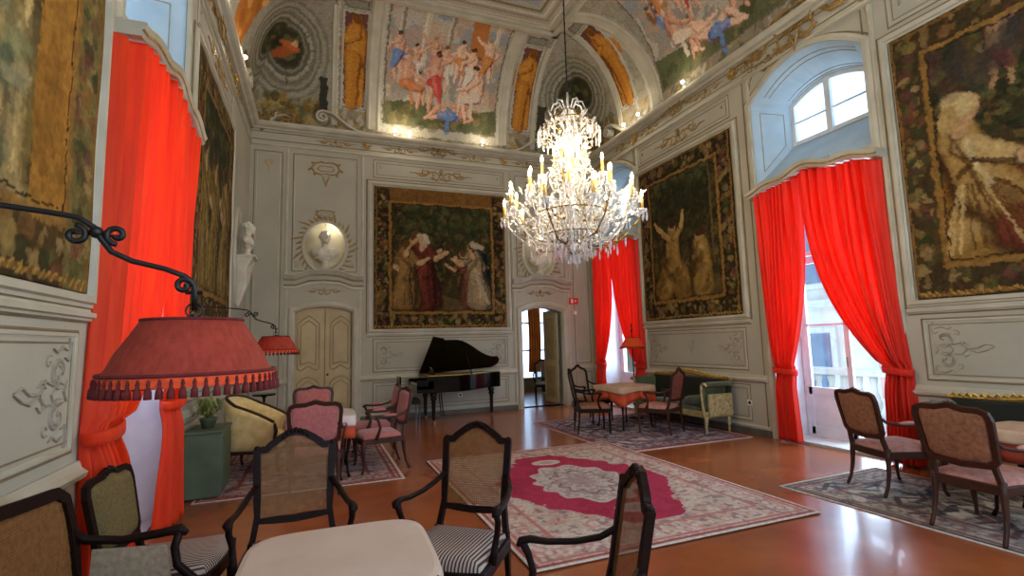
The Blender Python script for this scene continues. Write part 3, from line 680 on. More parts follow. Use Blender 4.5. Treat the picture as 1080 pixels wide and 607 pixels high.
def cove(wall, c):
    L = c.w
    def fn(X, Y):
        t = Y/ARC*pi/2; off = CD*(1-np.cos(t)); z = Z0+(ZT-Z0)*np.sin(t)
        s = X/L; u = off+s*(L-2*off)
        if wall == 'B': co = (XL+u, YB-off, z)
        elif wall == 'F': co = (XL+u, YF+off, z)
        elif wall == 'R': co = (XR-off, YF+u, z)
        else: co = (XL+off, YF+u, z)
        return co, (u, Y)
    me = c.mesh('ceiling_cove', fn, M['paint']); return me
ceil = None
fc = Canvas(8.0-2*CD+.02, YB-YF-2*CD+.02, 30, 'b5ad97'); fc.tint(fc.noise(.6, 3), .85, 1.15)
for k, (i, col) in enumerate(((.05, '8f8672'), (.16, 'cdc6b2'), (.3, '8f8672'), (.42, 'd0c8b6'), (.55, '7d745f'))):
    fc.frame(i, i, fc.w-i, fc.h-i, .05, col)
fc.rect(.7, .7, fc.w-.7, fc.h-.7, 'a8a294'); fc.mixm(((fc.X > .7) & (fc.X < fc.w-.7) & (fc.Y > .7) & (fc.Y < fc.h-.7))*(fc.noise(.7, 4) > .5)*.6, '8ea4b4')
me = fc.mesh('ceiling', lambda X, Y: ((XL+CD-.01+X, YF+CD-.01+Y, np.full(X.shape, ZT)), (X, Y)), M['paint'])
ceil = bpy.data.objects.new('ceiling', me); COL.objects.link(ceil); struct(ceil)
for q in (back, right, left): q.warp(.16, .011); q.warp(.05, .006)
front = cv('F')
for w_, c_ in (('B', back), ('R', right), ('L', left), ('F', front)):
    o = bpy.data.objects.new('ceiling_cove', cove(w_, c_)); COL.objects.link(o); o.parent = ceil
# raised ribs following the cove
def covept(wall, u, s, d=0):
    t = s*pi/2; off = CD*(1-cos(t)); z = Z0+(ZT-Z0)*sin(t); n = (sin(pi/2-t)*(ZT-Z0), cos(pi/2-t)*CD); l = math.hypot(*n); n = (n[0]/l, n[1]/l)
    p = W(wall, u, z-n[1]*d, off+n[0]*d); return p
def rib(wall, pts, w, h=.05):
    mb = MB(); k = [(-w/2, -.03), (-w/2, h*.6), (-w*.34, h), (-w*.2, h*.7), (w*.2, h*.7), (w*.34, h), (w/2, h*.6), (w/2, -.03)]
    vs = []
    for i, (u, s) in enumerate(pts):
        a = pts[max(0, i-1)]; b = pts[min(len(pts)-1, i+1)]; t = Vector(((b[0]-a[0]), (b[1]-a[1])*ARC)).normalized()
        vs += [covept(wall, u+t.y*q[0], s-t.x*q[0]/ARC, q[1]) for q in k]
    m = len(k); mb.add(vs, [(i*m+j, i*m+j+1, (i+1)*m+j+1, (i+1)*m+j) for i in range(len(pts)-1) for j in range(m-1)])
    trim(mb, 'mould')
T = np.linspace(.04, 1, 22)
for u in (1.14, 4.27): rib('B', [(u, s) for s in T], .3)
for u in (.3, 5.1): rib('B', [(u, s) for s in T[:18]], .12, .03)
rib('R', [(8.25+.9*s*s, s) for s in T], .32); rib('R', [(9.6-.1*s, s) for s in T[:18]], .14, .03); rib('L', [(8.25+.9*s*s, s) for s in T], .32)
for wall, us in (('B', (.45, .97)), ('B', (4.48, 5.0)), ('R', (8.9, 9.46))):   # thin frames of the figure panels
    for u in us: rib(wall, [(u, s) for s in np.linspace(.17, .8, 14)], .04, .02)
# edge of the flat ceiling
mb = MB()
for i, (w, h) in enumerate(((.3, .06), (.12, .12))):
    a, b, c, d = XL+CD-.05, XR-CD+.05, YF+CD-.05, YB-CD+.05
    for x0, y0, x1, y1 in ((a, d, b, d), (a, c, b, c), (a, c, a, d), (b, c, b, d)):
        mb.box(((x0+x1)/2, (y0+y1)/2, ZT-h/2+.02), (abs(x1-x0)+w, abs(y1-y0)+w, h) if (x0 != x1) else (w, abs(y1-y0)+w, h))
trim(mb, 'mould', bev=.02)

# cornice around the room
for w_, a, b in (('B', XL, XR), ('R', YF, YB), ('L', YF, YB)):
    mb = MB(); mould(mb, w_, [(a, 5.86), (b, 5.86)], prof(.06, .04)); mould(mb, w_, [(a, 6.22), (b, 6.22)], [(0, 0), (0, .05), (.03, .07), (.05, .13), (.09, .16), (.13, .17), (.14, .0)])
    trim(mb)
    mb = MB(); line(mb, w_, a, 5.99, b, 5.99, .02, .008); line(mb, w_, a, 6.16, b, 6.16, .02, .01); trim(mb, 'groove')
def volute(wall, u, v, s):
    """white scroll that ends the upper cornice, its band running down to the moulding"""
    mb = MB(); pts = [(u+s*x, v+y) for x, y in [(1.3, -.27), (1.0, -.27), (.75, -.24), (.55, -.15), (.38, -.02), (.22, .1), (.05, .13)]]
    pts += [(u+s*p[0], v+p[1]) for p in spiral(0, 0, .13, .02, pi/2, 1.6*1, 34)]
    stroke(mb, wall, pts, .085, .16, 0, False); trim(mb, 'mould', False)
volute('B', .06, 6.6, 1); volute('B', 5.34, 6.6, -1); volute('R', 10.05, 6.6, -1); volute('L', 10.05, 6.6, -1)
for wall, us in (('B', (-.95, 6.25)), ('R', (10.95,)), ('L', (10.9,))):      # leafage heaped in the corners
    for u in us:
        mb = MB()
        for k in range(16):
            a = u+random.uniform(-.42, .42); b = random.uniform(6.32, 6.62); r = random.uniform(.05, .1)
            leafy(mb, wall, spiral(a, b, r, .02, random.uniform(0, 6), random.choice((-1, 1))*.9, 12), .04, .1, random.choice((1, -1)), 2, .08, -.01)
        trim(mb, 'gilt')
        mb = MB(); f = random.choice((1, -1)); leafy(mb, wall, [(u-.35, 6.33), (u-.2, 6.32), (u, 6.38), (u+.08, 6.5), (u+.25, 6.56), (u+.4, 6.5)], .07, .12, 1, 1, .1); trim(mb, 'mould')
for wall, us in (('B', (2.66,)), ('R', (7.7, 5.02, 2.4)), ('L', (7.7,))):     # shells on the cornice axis
    for u in us:
        mb = MB(); big = 1.5 if u == 5.02 else .8; rocaille(mb, wall, u, 6.25, .45*big, 1, 'cartouche', .05); rocaille(mb, wall, u, 6.15, .75*big, 1, 'swag', .02); trim(mb, 'gilt')
for wall, us in (('B', (1.0, 4.3)), ('R', (6.25, 9.1, 3.8)), ('L', (6.25, 9.1))):   # gilt rosettes
    for u in us:
        mb = MB()
        for a in range(9): stroke(mb, wall, [(u, 6.1), (u+.1*cos(a*2*pi/9), 6.1+.1*sin(a*2*pi/9))], .06, .04)
        mb.ball(W(wall, u, 6.1, .03), .04); trim(mb, 'gold')

for wall, us in (('B', (.35, 1.75, 3.55, 4.95)), ('R', (9.6, 8.6, 6.9, 5.95, 3.2)), ('L', (9.6, 8.6, 6.9, 5.95, 4.4))):   # smaller sprays along the frieze
    mb = MB()
    for u in us: rocaille(mb, wall, u, 6.08, .42, 1, 'swag')
    trim(mb, 'gilt')
# mouldings and panels
def panel(mb, mg, wall, u0, v0, u1, v1, inset=.05):
    mould(mg, wall, rect(u0, v0, u1, v1), prof(.018, .006), True)
    mould(mb, wall, rect(u0+.018, v0+.018, u1-.018, v1-.018), prof(.03, .012), True)
    mould(mg, wall, rect(u0+.07, v0+.07, u1-.07, v1-.07), prof(.012, .004), True)
def skirt(wall, segs):
    mb = MB()
    for a, b in segs: mould(mb, wall, [(a, 0), (b, 0)], [(0, 0), (0, .03), (.02, .035), (.09, .03), (.1, 0)])
    o = mb.build('baseboard_'+{'B': 'back', 'R': 'right', 'L': 'left'}[wall], 'darkskirt'); struct(o)
    mb = MB()
    for a, b in segs:
        mould(mb, wall, [(a, .1), (b, .1)], prof(.06, .025)); mould(mb, wall, [(a, .84), (b, .84)], [(0, 0), (0, .02), (.02, .05), (.05, .06), (.08, .03), (.12, .02), (.12, 0)])
    trim(mb)
def tap_bay(wall, a, b, band='swag'):
    mb, mg, mo = MB(), MB(), MB()
    panel(mb, mg, wall, a, .2, b, .8); panel(mb, mg, wall, a, 1.02, b, 1.74)
    mould(mb, wall, [(a-.12, 1.8), (b+.12, 1.8)], prof(.07, .045)); mould(mg, wall, [(a-.12, 1.785), (b+.12, 1.785)], prof(.02, .012))
    mould(mb, wall, rect(a-.12, 1.88, b+.12, 5.3), prof(.1, .05), True)
    mould(mg, wall, rect(a-.15, 1.86, b+.15, 5.33), prof(.03, .015), True)
    panel(mb, mg, wall, a, 5.38, b, 5.8)
    trim(mb); trim(mg, 'groove')
    rocaille(mo, wall, a+.22, 1.38, .5, 1, 'end'); rocaille(mo, wall, b-.22, 1.38, .5, -1, 'end'); trim(mo, 'greyorn')
    mo = MB(); rocaille(mo, wall, (a+b)/2, 5.57, .75, 1, 'swag'); trim(mo, 'gilt')
    mo = MB(); rocaille(mo, wall, (a+b)/2, 1.42, .3, 1, 'drop'); rocaille(mo, wall, a+.15, 5.6, .2, 1, 'corner'); rocaille(mo, wall, b-.15, 5.6, .2, -1, 'corner'); trim(mo, 'greyorn')
tap_bay('B', 1.15, 4.3); tap_bay('R', 6.38, 9.05); tap_bay('R', 1.05, 3.78); tap_bay('L', 6.38, 9.05); tap_bay('L', 1.05, 3.78)
skirt('B', [(XL, DL-.72), (DL+.72, DR-.72), (DR+.72, XR)]); skirt('R', [(YF, WINY[2]-1), (WINY[2]+1, WINY[0]-1), (WINY[0]+1, WINY[1]-1), (WINY[1]+1, YB)])
skirt('L', [(YF, WINY[2]-1), (WINY[2]+1, WINY[0]-1), (WINY[0]+1, YB)])
for wall, cs in (('R', WINY), ('L', (WINY[0], WINY[2]))):                      # surrounds of the upper lights and of the windows
    for c in cs:
        mb, mg = MB(), MB()
        mould(mb, wall, upper(c), [(-.09, 0), (-.09, .02), (-.05, .04), (0, .04), (0, 0)], True)
        mould(mg, wall, upper(c, -.14), prof(.02, .01), True)
        for s in (-1.02, .98): mould(mb, wall, [(c+s, .0), (c+s, 5.84)], prof(.07, .03)); mould(mg, wall, [(c+s+.09, 0), (c+s+.09, 5.84)], prof(.02, .012))
        trim(mb); trim(mg, 'groove')
        mo = MB(); rocaille(mo, wall, c, 4.12-.13, .55, 1, 'swag'); trim(mo, 'greyorn')
        mo = MB(); rocaille(mo, wall, c-.98, 5.95, .3, 1, 'corner'); rocaille(mo, wall, c+.9, 5.8, .3, -1, 'drop'); rocaille(mo, wall, c+.5, 5.92, .55, 1, 'swag'); trim(mo, 'gilt')
# back wall: niche bays, narrow side panels and door surrounds
mb, mg = MB(), MB()
for c, s in ((DL-.02, -1), (5.25, 1)):
    a, b = c-.74, c+.74
    mould(mb, 'B', [(a, 3.06), (a, 5.84)], prof(.06, .03)); mould(mb, 'B', [(b+.06, 3.06), (b+.06, 5.84)], prof(.06, .03))
    mould(mg, 'B', rect(a+.08, 3.2, b-.08, 5.76), prof(.02, .01), True); mould(mb, 'B', rect(a+.1, 3.22, b-.1, 5.74), prof(.025, .012), True)
    path = [(a-.06, 3.0), (a+.16, 3.0), (a+.28, 3.04), (c-.3, 3.1), (c, 3.12), (c+.3, 3.1), (b-.28, 3.04), (b-.16, 3.0), (b+.06, 3.0)]     # serpentine ledge
    mould(mb, 'B', path, [(0, 0), (0, .05), (.03, .1), (.07, .13), (.1, .16), (.12, .16), (.12, 0)])
    mould(mb, 'B', [(p[0], p[1]-.2) for p in path], prof(.07, .04)); mould(mg, 'B', [(p[0], p[1]-.11) for p in path], prof(.03, .02))
    o = arch(c-.70, 0, c+.70, 2.42, .16)[1:]+[(c-.70, 0)]
    mould(mb, 'B', o, [(0, 0), (0, .03), (.03, .05), (.08, .05), (.13, .02), (.13, -.0)])
    for q in (a-.02, b-.03): mould(mb, 'B', [(q+.05, 0), (q+.05, 2.85)], prof(.08, .02))
    for q in (a, b): pass
    e = c-.0
    x0, x1 = (XL+.08, a-.12) if s < 0 else (b+.14, XR-.08)
    for v0, v1 in ((.2, .8), (1.02, 5.76)): 
        mould(mg, 'B', rect(x0, v0, x1, v1), prof(.018, .01), True); mould(mb, 'B', rect(x0+.04, v0+.04, x1-.04, v1-.04), prof(.025, .012), True)
trim(mb); trim(mg, 'groove')
mo = MB(); mo2 = MB()
for c in NX:
    for k in range(34):                       # gilt wreath of rocaille around the niche
        a = 2*pi*k/34; 
        if abs(((a+pi/2+pi) % (2*pi))-pi) < .35: continue
        rx, ry = .46, .56; x, y = c+rx*cos(a), 3.74+ry*sin(a); L = .12+.1*(k % 3 == 0)
        tx, ty = -sin(a), cos(a)
        stroke(mo, 'B', [(x, y), (x+cos(a)*L*.5+tx*L*.3, y+sin(a)*L*.5+ty*L*.3), (x+cos(a)*L+tx*L*.7, y+sin(a)*L+ty*L*.7)], .05, .02)
    mould(mo2, 'B', ell(c, 3.74, .40, .50), [(0, 0), (0, .03), (-.02, .05), (-.06, .05), (-.08, .02), (-.08, 0)], True)
    rocaille(mo, 'B', c, 4.42, .34, 1, 'cartouche'); rocaille(mo, 'B', c, 5.42, .55, 1, 'cartouche'); rocaille(mo, 'B', c-.58, 3.3, .3, 1, 'corner'); rocaille(mo, 'B', c+.58, 3.3, .3, -1, 'corner')
    rocaille(mo, 'B', c, 2.78, .4, 1, 'swag')
trim(mo, 'gilt'); trim(mo2, 'mould')
mo = MB(); rocaille(mo, 'B', -.98, 5.45, .3, 1, 'drop'); rocaille(mo, 'B', 6.3, 5.45, .3, 1, 'drop'); trim(mo, 'gold')

# the closed double door
mb = MB(); mb.box((DL, YB+.2, 1.25), (1.3, .04, 2.5)); door = struct(mb.build('door_1', 'creamdk'))
for s in (-1, 1):
    def top(x): return 2.33+.13*(1-((x-DL)/.62)**2)
    x0, x1 = (DL-.635, DL-.006) if s < 0 else (DL+.006, DL+.635); n = 8
    xs = [x0+(x1-x0)*i/n for i in range(n+1)]
    poly = [(x0, .02), (x1, .02)]+[(x, top(x)) for x in xs[::-1]]
    Tm = Matrix(((1, 0, 0, 0), (0, 0, -1, YB+.13), (0, 1, 0, 0), (0, 0, 0, 1)))
    mb = MB(); mb.prism(poly, -.03, .03, Tm); leaf = mb.build('door_leaf', 'cream', door, bev=.004)
    mb = MB(); a, b = x0+.09, x1-.09; m_ = (a+b)/2
    def mo_(path): mould(mb, 'B', path, prof(.028, .02), True, -.1)
    mo_([(a, 1.15), (a+.08, 1.1), (m_, 1.2), (b-.08, 1.1), (b, 1.15), (b, 2.1), (b-.1, 2.2), (m_, 2.28), (a+.1, 2.2), (a, 2.1)])
    mo_([(a, .18), (b, .18), (b, .85), (b-.1, .95), (m_, 1.0), (a+.1, .95), (a, .85)])
    mo_([(a+.06, 1.22), (m_, 1.27), (b-.06, 1.22), (b-.06, 2.06), (m_, 2.18), (a+.06, 2.06)]); mo_([(a+.06, .24), (b-.06, .24), (b-.06, .8), (m_, .92), (a+.06, .8)])
    mb.build('door_moulding', 'creamdk', leaf)
mb = MB(); mb.ball((DL+.06, YB+.06, 1.02), .025); mb.tube([(DL+.06, YB+.1, 1.02), (DL+.06, YB+.05, 1.02)], .01); mb.build('door_handle', 'bronze', door)

# the adjoining room seen through the open doorway
mb = MB()
for c, d in (((3.9, 13.6, 2), (.1, 3.6, 4.2)), ((9.4, 13.6, 2), (.1, 3.6, 4.2)), ((6.65, 13.6, 4.05), (5.5, 3.7, .1)),
             ((5.05, 15.3, 2), (2.3, .1, 4.2)), ((8.35, 15.3, 2), (2.1, .1, 4.2)), ((6.75, 15.3, 3.6), (1.2, .1, 1)), ((6.75, 15.3, .2), (1.2, .1, .4))): mb.box(c, d)
struct(mb.build('wall_adjoining_room', 'tan'))
mb = MB()
for x in (6.23, 6.75, 7.27): mb.box((x, 15.28, 1.75), (.07, .06, 2.8))
for z in (.4, 1.3, 2.2, 3.1): mb.box((6.75, 15.28, z), (1.1, .05, .06))
struct(mb.build('window_7', 'whitewood'))

# ================================================================== OUTSIDE THE WINDOWS
t = thing('balcony_balustrade', 'pale stone balustrade seen outside through the tall window beside the green settee', 'balustrade', (8.55, WINY[0], 0))
mb = MB(); mb.box((0, 0, .1), (.24, 7, .2)); mb.build('plinth', 'stone', t, bev=.02)
mb = MB(); mb.box((0, 0, .93), (.26, 7, .12)); mb.build('handrail', 'stone', t, bev=.02)
mb = MB(); mb.lathe([(.05, .2), (.07, .22), (.05, .27), (.09, .38), (.095, .46), (.05, .62), (.04, .72), (.06, .8), (.06, .87)], seg=12); b0 = mb.build('baluster', 'stone', t, smooth=True); b0.location = (0, -3.3, 0)
for k in range(1, 28):
    b = b0.copy(); COL.objects.link(b); b.parent = t; b.location = (0, -3.3+k*.245, 0)
mb = MB(); mb.box((8.0, WINY[0], -.06), (1.5, 7.2, .13)); tag(mb.build('balcony_floor', 'stone', center=True), 'pale stone balcony floor outside the tall windows', 'balcony')
t = thing('building_across_street', 'pale building with pink panelled bays facing the tall window across the street', 'building', (16, 10, -6))
mb = MB(); mb.box((.5, 2, 5.5), (1, 34, 15)); mb.build('wall', 'facade', t)
for k, y in enumerate(range(-10, 16, 3)):
    for z in (5.6, 9.3):
        mb = MB(); mb.box((-.06, y+.5, z+1.0), (.14, 1.9, 2.4)); f = mb.build('window_surround', 'stone', t, bev=.02)
        mb = MB(); mb.box((-.14, y+.5, z+1.0), (.04, 1.5, 2.0)); mb.build('shutter', 'facpink' if k % 2 else 'facglass', f)
mb = MB()
for z in (4.9, 8.6, 12.3): mb.box((-.12, 2, z), (.3, 34, .25))
mb.build('string_course', 'stone', t, bev=.03)

# ================================================================== CURTAINS
def PEL(t): return 3.88+.07*cos((t-.5)*2*pi)+.03*cos((t-.5)*6*pi)
def curtain(wall, uo, ui, zt, ztie, utie, wtie, ubot, wbot, d0, m, label, nf=9, p=3.2, tail=1.0, group=None, seed=0):
    r = random.Random(seed); nu, nv = 120, 90; ph = [r.uniform(-.5, .5) for _ in range(nf+2)]; tt = (zt-ztie)/(zt-.02)
    sgn = 1 if ui > uo else -1; pc = min(WINY, key=lambda q: abs(q-uo))-.04
    def fn(a, b):
        z = zt-(zt-.02)*b
        if b < .06: z += (PEL((uo+(ui-uo)*a-pc)/2.04+.5)-.012-zt)*(1-b/.06)
        if b < tt:
            q = b/tt; k = q**p
            e0 = uo+(utie-sgn*wtie/2-uo)*q**4; e1 = ui-sgn*.02+(utie+sgn*wtie/2-ui)*k
            dz = -.38*k*sin(pi*min(1, a))*0 - (.22*a*a)*(q**6)*0
            am = (.045 if wall == 'R' else .058)*(1-.4*q); zz = z-.0
        else:
            q = (b-tt)/(1-tt); e0 = utie-sgn*wtie/2+(ubot-sgn*wbot/2-(utie-sgn*wtie/2))*q**.7; e1 = utie+sgn*wtie/2+(ubot+sgn*wbot/2-(utie+sgn*wtie/2))*q**.7
            am = .035+.02*q; zz = z
        u = e0+(e1-e0)*a; i = a*nf; w = ph[int(i)]*(1-(i % 1))+ph[int(i)+1]*(i % 1)
        d = d0+am*sin(2*pi*(i+w*.55))+.02*sin(5*b+w*6)+.012*sin(2*pi*i*2.3+b*4)
        if b >= tt-.02: d -= .05*math.exp(-((b-tt)/.04)**2)
        if a < .07: d = .012+(d-.012)*(a/.07)
        u += .012*sin(b*9+i)
        if b > .97: zz += .015*(1+sin(2*pi*i))
        return W(wall, u, zz, d)
    mb = MB(); mb.grid(nu, nv, fn); o = mb.build('curtain', m, smooth=True, center=True, solid=.006)
    tag(o, label, 'curtain', group)
    mb = MB(); pts = []
    for k in range(17):
        a = 2*pi*k/16; pts.append(Vector(W(wall, utie+(wtie/2+.03)*cos(a), ztie+.02*cos(a), d0-.03+.09*sin(a)))-o.location)
    mb.tube(pts[:-1], .022, 8, closed=True, flat=(2, .5), up=(0, 0, 1)); b = mb.build('tieback', m, o, smooth=True)
    return o
c = WINY[0]
curtain('R', c+.93, c+.11, 3.9, 1.05, c+.62, .34, c+.6, .38, .1, 'red', 'red silk curtain tied back beside the olive settee with the high scrolled end', seed=1)
curtain('R', c-1.02, c+.11, 3.9, 1.12, c-.97, .28, c-.97, .40, .1, 'red', 'red silk curtain hanging behind the lone armchair that stands by the tall window', p=2.6, seed=2)
c = WINY[1]
curtain('R', c+.93, c+.1, 3.9, 1.0, c+.76, .36, c+.76, .38, .1, 'red', 'red curtain of the far window, the panel next to the open doorway', seed=3, nf=8, p=4)
curtain('R', c-1.02, c+.04, 3.9, 1.0, c-.86, .3, c-.86, .36, .1, 'red', 'red curtain of the far window, the panel next to the dark tapestry with raised arms', seed=4, nf=8, p=3)
c = WINY[0]
curtain('L', c-1.09, c+.08, 3.9, 1.1, c-1.0, .36, c-.84, .6, .11, 'redside', 'orange red curtain behind the large fringed lampshade, panel next to the cane armchair', p=7, nf=8, seed=5)
curtain('L', c+.93, c+.08, 3.9, 1.12, c+.70, .34, c+.6, .5, .11, 'redside', 'orange red curtain behind the large fringed lampshade, panel beside the green cabinet', p=7, nf=8, seed=6)
def pelmet(wall, c, label):
    path = [(c-1.06+2.04*i/24, PEL(i/24)) for i in range(25)]
    mb = MB(); mould(mb, wall, path, [(0, 0), (0, .18), (.02, .2), (.045, .18), (.05, .2), (.085, .22), (.1, .21), (.1, 0)])
    o = mb.build('curtain_pelmet', 'mould', center=True); tag(o, label, 'pelmet')
    mb = MB(); mould(mb, wall, path, [(.03, .19), (.03, .202), (.05, .202), (.05, .19)]); mb.v = [tuple(Vector(v)-o.location) for v in mb.v]; mb.build('gilt_line', 'gilt', o)
pelmet('R', WINY[0], 'cream serpentine pelmet over the two curtains of the tall window with the balcony view')
pelmet('R', WINY[1], 'cream serpentine pelmet over the red curtains of the far window by the doorway')
pelmet('L', WINY[0], 'grey gold serpentine pelmet over the orange red curtains behind the large lampshade')
mb = MB(); 
def fn(a, b): return (6.42+.42*a+.05*sin(b*3), 15.12+.05*sin(a*2*pi*5), 3.2-2.6*b-.0)
mb.grid(50, 12, fn); tag(mb.build('curtain', 'amber', smooth=True, center=True, solid=.006), 'amber curtain in the adjoining room seen through the open doorway', 'curtain')

# ================================================================== TAPESTRIES
def tapestry_canvas(w, h, seed, kind):
    random.seed(seed); c = Canvas(w, h, 75, '4a3c24')
    c.mixm((c.noise(.35, 4, seed) > .5)*.6, '3a3a22'); c.mixm((c.noise(.18, 3, seed+1) > .56)*.5, '6b5530'); c.mixm((c.noise(.12, 3, seed+2) > .6)*.55, '20241a')
    b = .34
    for _ in range(int(80*w*h/3)):                       # foliage ground
        c.ell(random.uniform(b, w-b), random.uniform(h*.3, h-b), .07, .03, random.choice(['5d5a30', '2c3220', '7a6434', '39402a']), .6, random.uniform(0, 3))
    for x in (w*.3, w*.52, w*.78): c.line([(x, h*.3), (x+.05, h*.85)], .06, '4a3418', .8); c.blobs(x-.3, h*.66, x+.3, h*.92, 70, .07, ['39422a', '2c341f', '5c5c34'], .7)
    c.poly([(b, b), (w-b, b), (w-b, h*.24), (w*.6, h*.2), (w*.4, h*.26), (b, h*.22)], '6e5a34', .7)
    if kind == 'back':
        for x, rb, hh, ln, arm in ((.85, 'a8843c', 1.75, .03, 1), (1.12, '6e3428', 1.7, -.05, 1), (.7, '8a6a3c', 1.5, 0, 1), (2.2, '7a4a34', 1.3, -.15, -1), (2.55, '2e4046', 1.55, -.18, -1), (2.38, '9a8460', 1.5, -.1, -1)):
            c.body(x, .5, hh, rb, 'c8a070', ln, '6a4a28', arm, '2c1a10')
        c.limb((1.02, 2.08), (1.1, 1.9), .16, .12, 'c8b088', 'e0d0ac', '5a4028'); c.limb((1.12, 2.12), (1.2, 1.95), .1, .08, 'd8c8a8', 'e8dcc0', '5a4028'); c.limb((2.35, 1.2), (2.65, .55), .12, .08, 'b5a484', 'd8ccb0', '4a3820'); c.limb((2.28, 1.95), (2.5, 1.88), .14, .1, 'c0b090', 'd8ccb0', '4a3820'); c.line([(1.9, 1.6), (2.15, 1.6)], .03, '5a3a2a')
        c.rect(0, h-.32, w, h, '8a6230'); c.mixm(((c.Y > h-.32))*c.noise(.2, 3)*.5, '6e4a22')
    elif kind == 'raised':
        c.ell(w*.5, h*.62, .8, .6, '2a2a1c', .5)
        G = dict(hi='d8b468', lo='3a2814'); x = w*.62
        c.limb((x-.3, .6), (x+.05, 1.1), .5, .4, '8a6830', **G); c.limb((x+.3, .6), (x, 1.2), .45, .36, '967236', **G); c.limb((x, 1.1), (x-.02, 1.62), .34, .3, 'a07c3e', **G)
        c.limb((x-.1, 1.6), (x-.3, 1.78), .12, .1, 'b08c4c', **G); c.limb((x-.3, 1.78), (x-.36, 2.08), .1, .07, 'c09c60', **G); c.limb((x+.1, 1.6), (x+.32, 1.8), .12, .1, 'b08c4c', **G); c.limb((x+.32, 1.8), (x+.5, 1.98), .1, .07, 'c09c60', **G)
        c.ell(x-.02, 1.84, .1, .12, 'b8925c'); c.ell(x-.02, 1.9, .11, .09, '4a3420')
        x = w*.32; c.limb((x, .6), (x, 1.3), .42, .34, '9a7838', **G); c.limb((x, 1.3), (x+.2, 1.1), .13, .09, 'b8945a', **G); c.ell(x+.02, 1.52, .09, .11, 'b8925c'); c.ell(x, 1.58, .1, .08, '4a3420'); c.blobs(w*.25, .5, w*.85, 1.2, 50, .1, ['8a6a3c', '5c4420', '6f552c', '4a3818'], .6)
        c.line([(w*.2, h*.3), (w*.2, h*.9)], .04, '6e5a34')
    elif kind == 'kneel':
        c.mixm(((c.Y > h*.55))*(c.noise(.5, 3) > .5)*.5, '5a4638'); c.ell(w*.62, h*.3, .75, .45, '9a6e30', .9); c.ell(w*.6, h*.3, .5, .4, 'b8863c', .8)
        x = w*.72; G = dict(hi='e0c080', lo='4a3018')
        c.poly([(x-.3, .45), (x-1.2, .5), (x-1.0, 1.1), (x-.4, 1.45), (x-.05, .9)], '6e3626')
        c.limb((x-.1, .75), (x+.5, .6), .6, .35, 'a07a3c', **G); c.limb((x-.5, .6), (x, 1.2), .4, .42, '9c7438', **G); c.limb((x-.3, .65), (x-.7, .55), .4, .3, '7a3c2a', 'b07050', '3a1c14')
        c.limb((x-.02, 1.1), (x+.16, 1.75), .36, .34, 'b08a4c', **G); c.limb((x+.1, 1.65), (x-.35, 1.35), .2, .14, 'c0a064', **G); c.limb((x-.35, 1.35), (x-.6, 1.6), .12, .08, 'c8a070', **G)
        c.limb((x+.15, 1.8), (x+.08, 1.98), .13, .13, 'c89c6c', **G); c.ell(x+.05, 2.05, .1, .13, 'c89c6c', 1, .2); c.ell(x+.14, 2.12, .15, .12, 'd0b47c', 1, .5); c.ell(x+.24, 1.98, .09, .15, 'bc9c60', 1, .2)
        for k in range(26): q = random.uniform(-.7, .55); c.line([(x+q, .48), (x+q*.75+.03, .8), (x+q*.35+.08, 1.2)], .022, random.choice(['4a3018', 'd8b878', '5c3a1c', '7a4c24']), .6)
        for k in range(8): q = random.uniform(-.2, .2); c.line([(x+q, 1.15), (x+q*.6+.08, 1.4), (x+q+.15, 1.68)], .02, random.choice(['5c4020', 'e0c890', '6e4a24']), .6)
        c.line([(x-.28, 1.34), (x+.05, 1.45), (x+.2, 1.3)], .05, '4a3018', .8)
        c.limb((x-1.3, .5), (x-1.2, 1.5), .4, .3, '6a5c36', **G); c.limb((x-1.2, 1.5), (x-.95, 1.2), .13, .09, 'b08c5c', **G); c.ell(x-1.17, 1.78, .09, .12, 'b89068'); c.ell(x-1.2, 1.85, .1, .08, '4a3018')
        c.nude(x-.25, 2.15, .8, 'a8825a', 'c8a878', '4a3020', 'reach', -1, '4a3018', '6e4a34'); c.blobs(b, h*.72, w-b, h-.4, 60, .12, ['5e3430', '7a6028', '40343a', '604a3c', '343e34'], .5)
    elif kind == 'near':
        for x, q in ((1.0, '8f7a44'), (1.7, 'a8905c'), (2.25, '7a6434')): c.body(x, .45, 2.3, q, 'c0a070', .05, '6a4a28', -1)
        c.rect(w-.34-.42, 0.1, w-.36, h-.1, 'b07c34'); c.mixm(((c.X > w-.76) & (c.X < w-.36))*(c.noise(.22, 3) > .5)*.5, '8a5e26')
        c.line([(w-1.1, h*.95), (w-1.3, h*.55), (w-.9, h*.3)], .09, 'c8b078', .8); c.line([(w-.98, h*.9), (w-.85, h*.5), (w-1.2, h*.15)], .07, 'a88a50', .8)
        c.blobs(w-1.5, .5, w-.9, 2.6, 60, .09, ['2c3a38', '4a5a44', '8a8a5c', 'b0a478'], .7)
    else:
        for x in (.6, 1.2, 2.0): c.body(x, .45, 1.9, random.choice(['7a6434', '5a5030', '8a7040']), 'a8885a', 0, '4a3820', 1)
        for _ in range(70): x = random.uniform(b, w-b); y = random.uniform(.3, h*.5); c.line([(x, y), (x+random.uniform(-.06, .06), y+random.uniform(.1, .3))], .02, random.choice(['b09a68', '8a7444', 'c0ac7c']), .6)
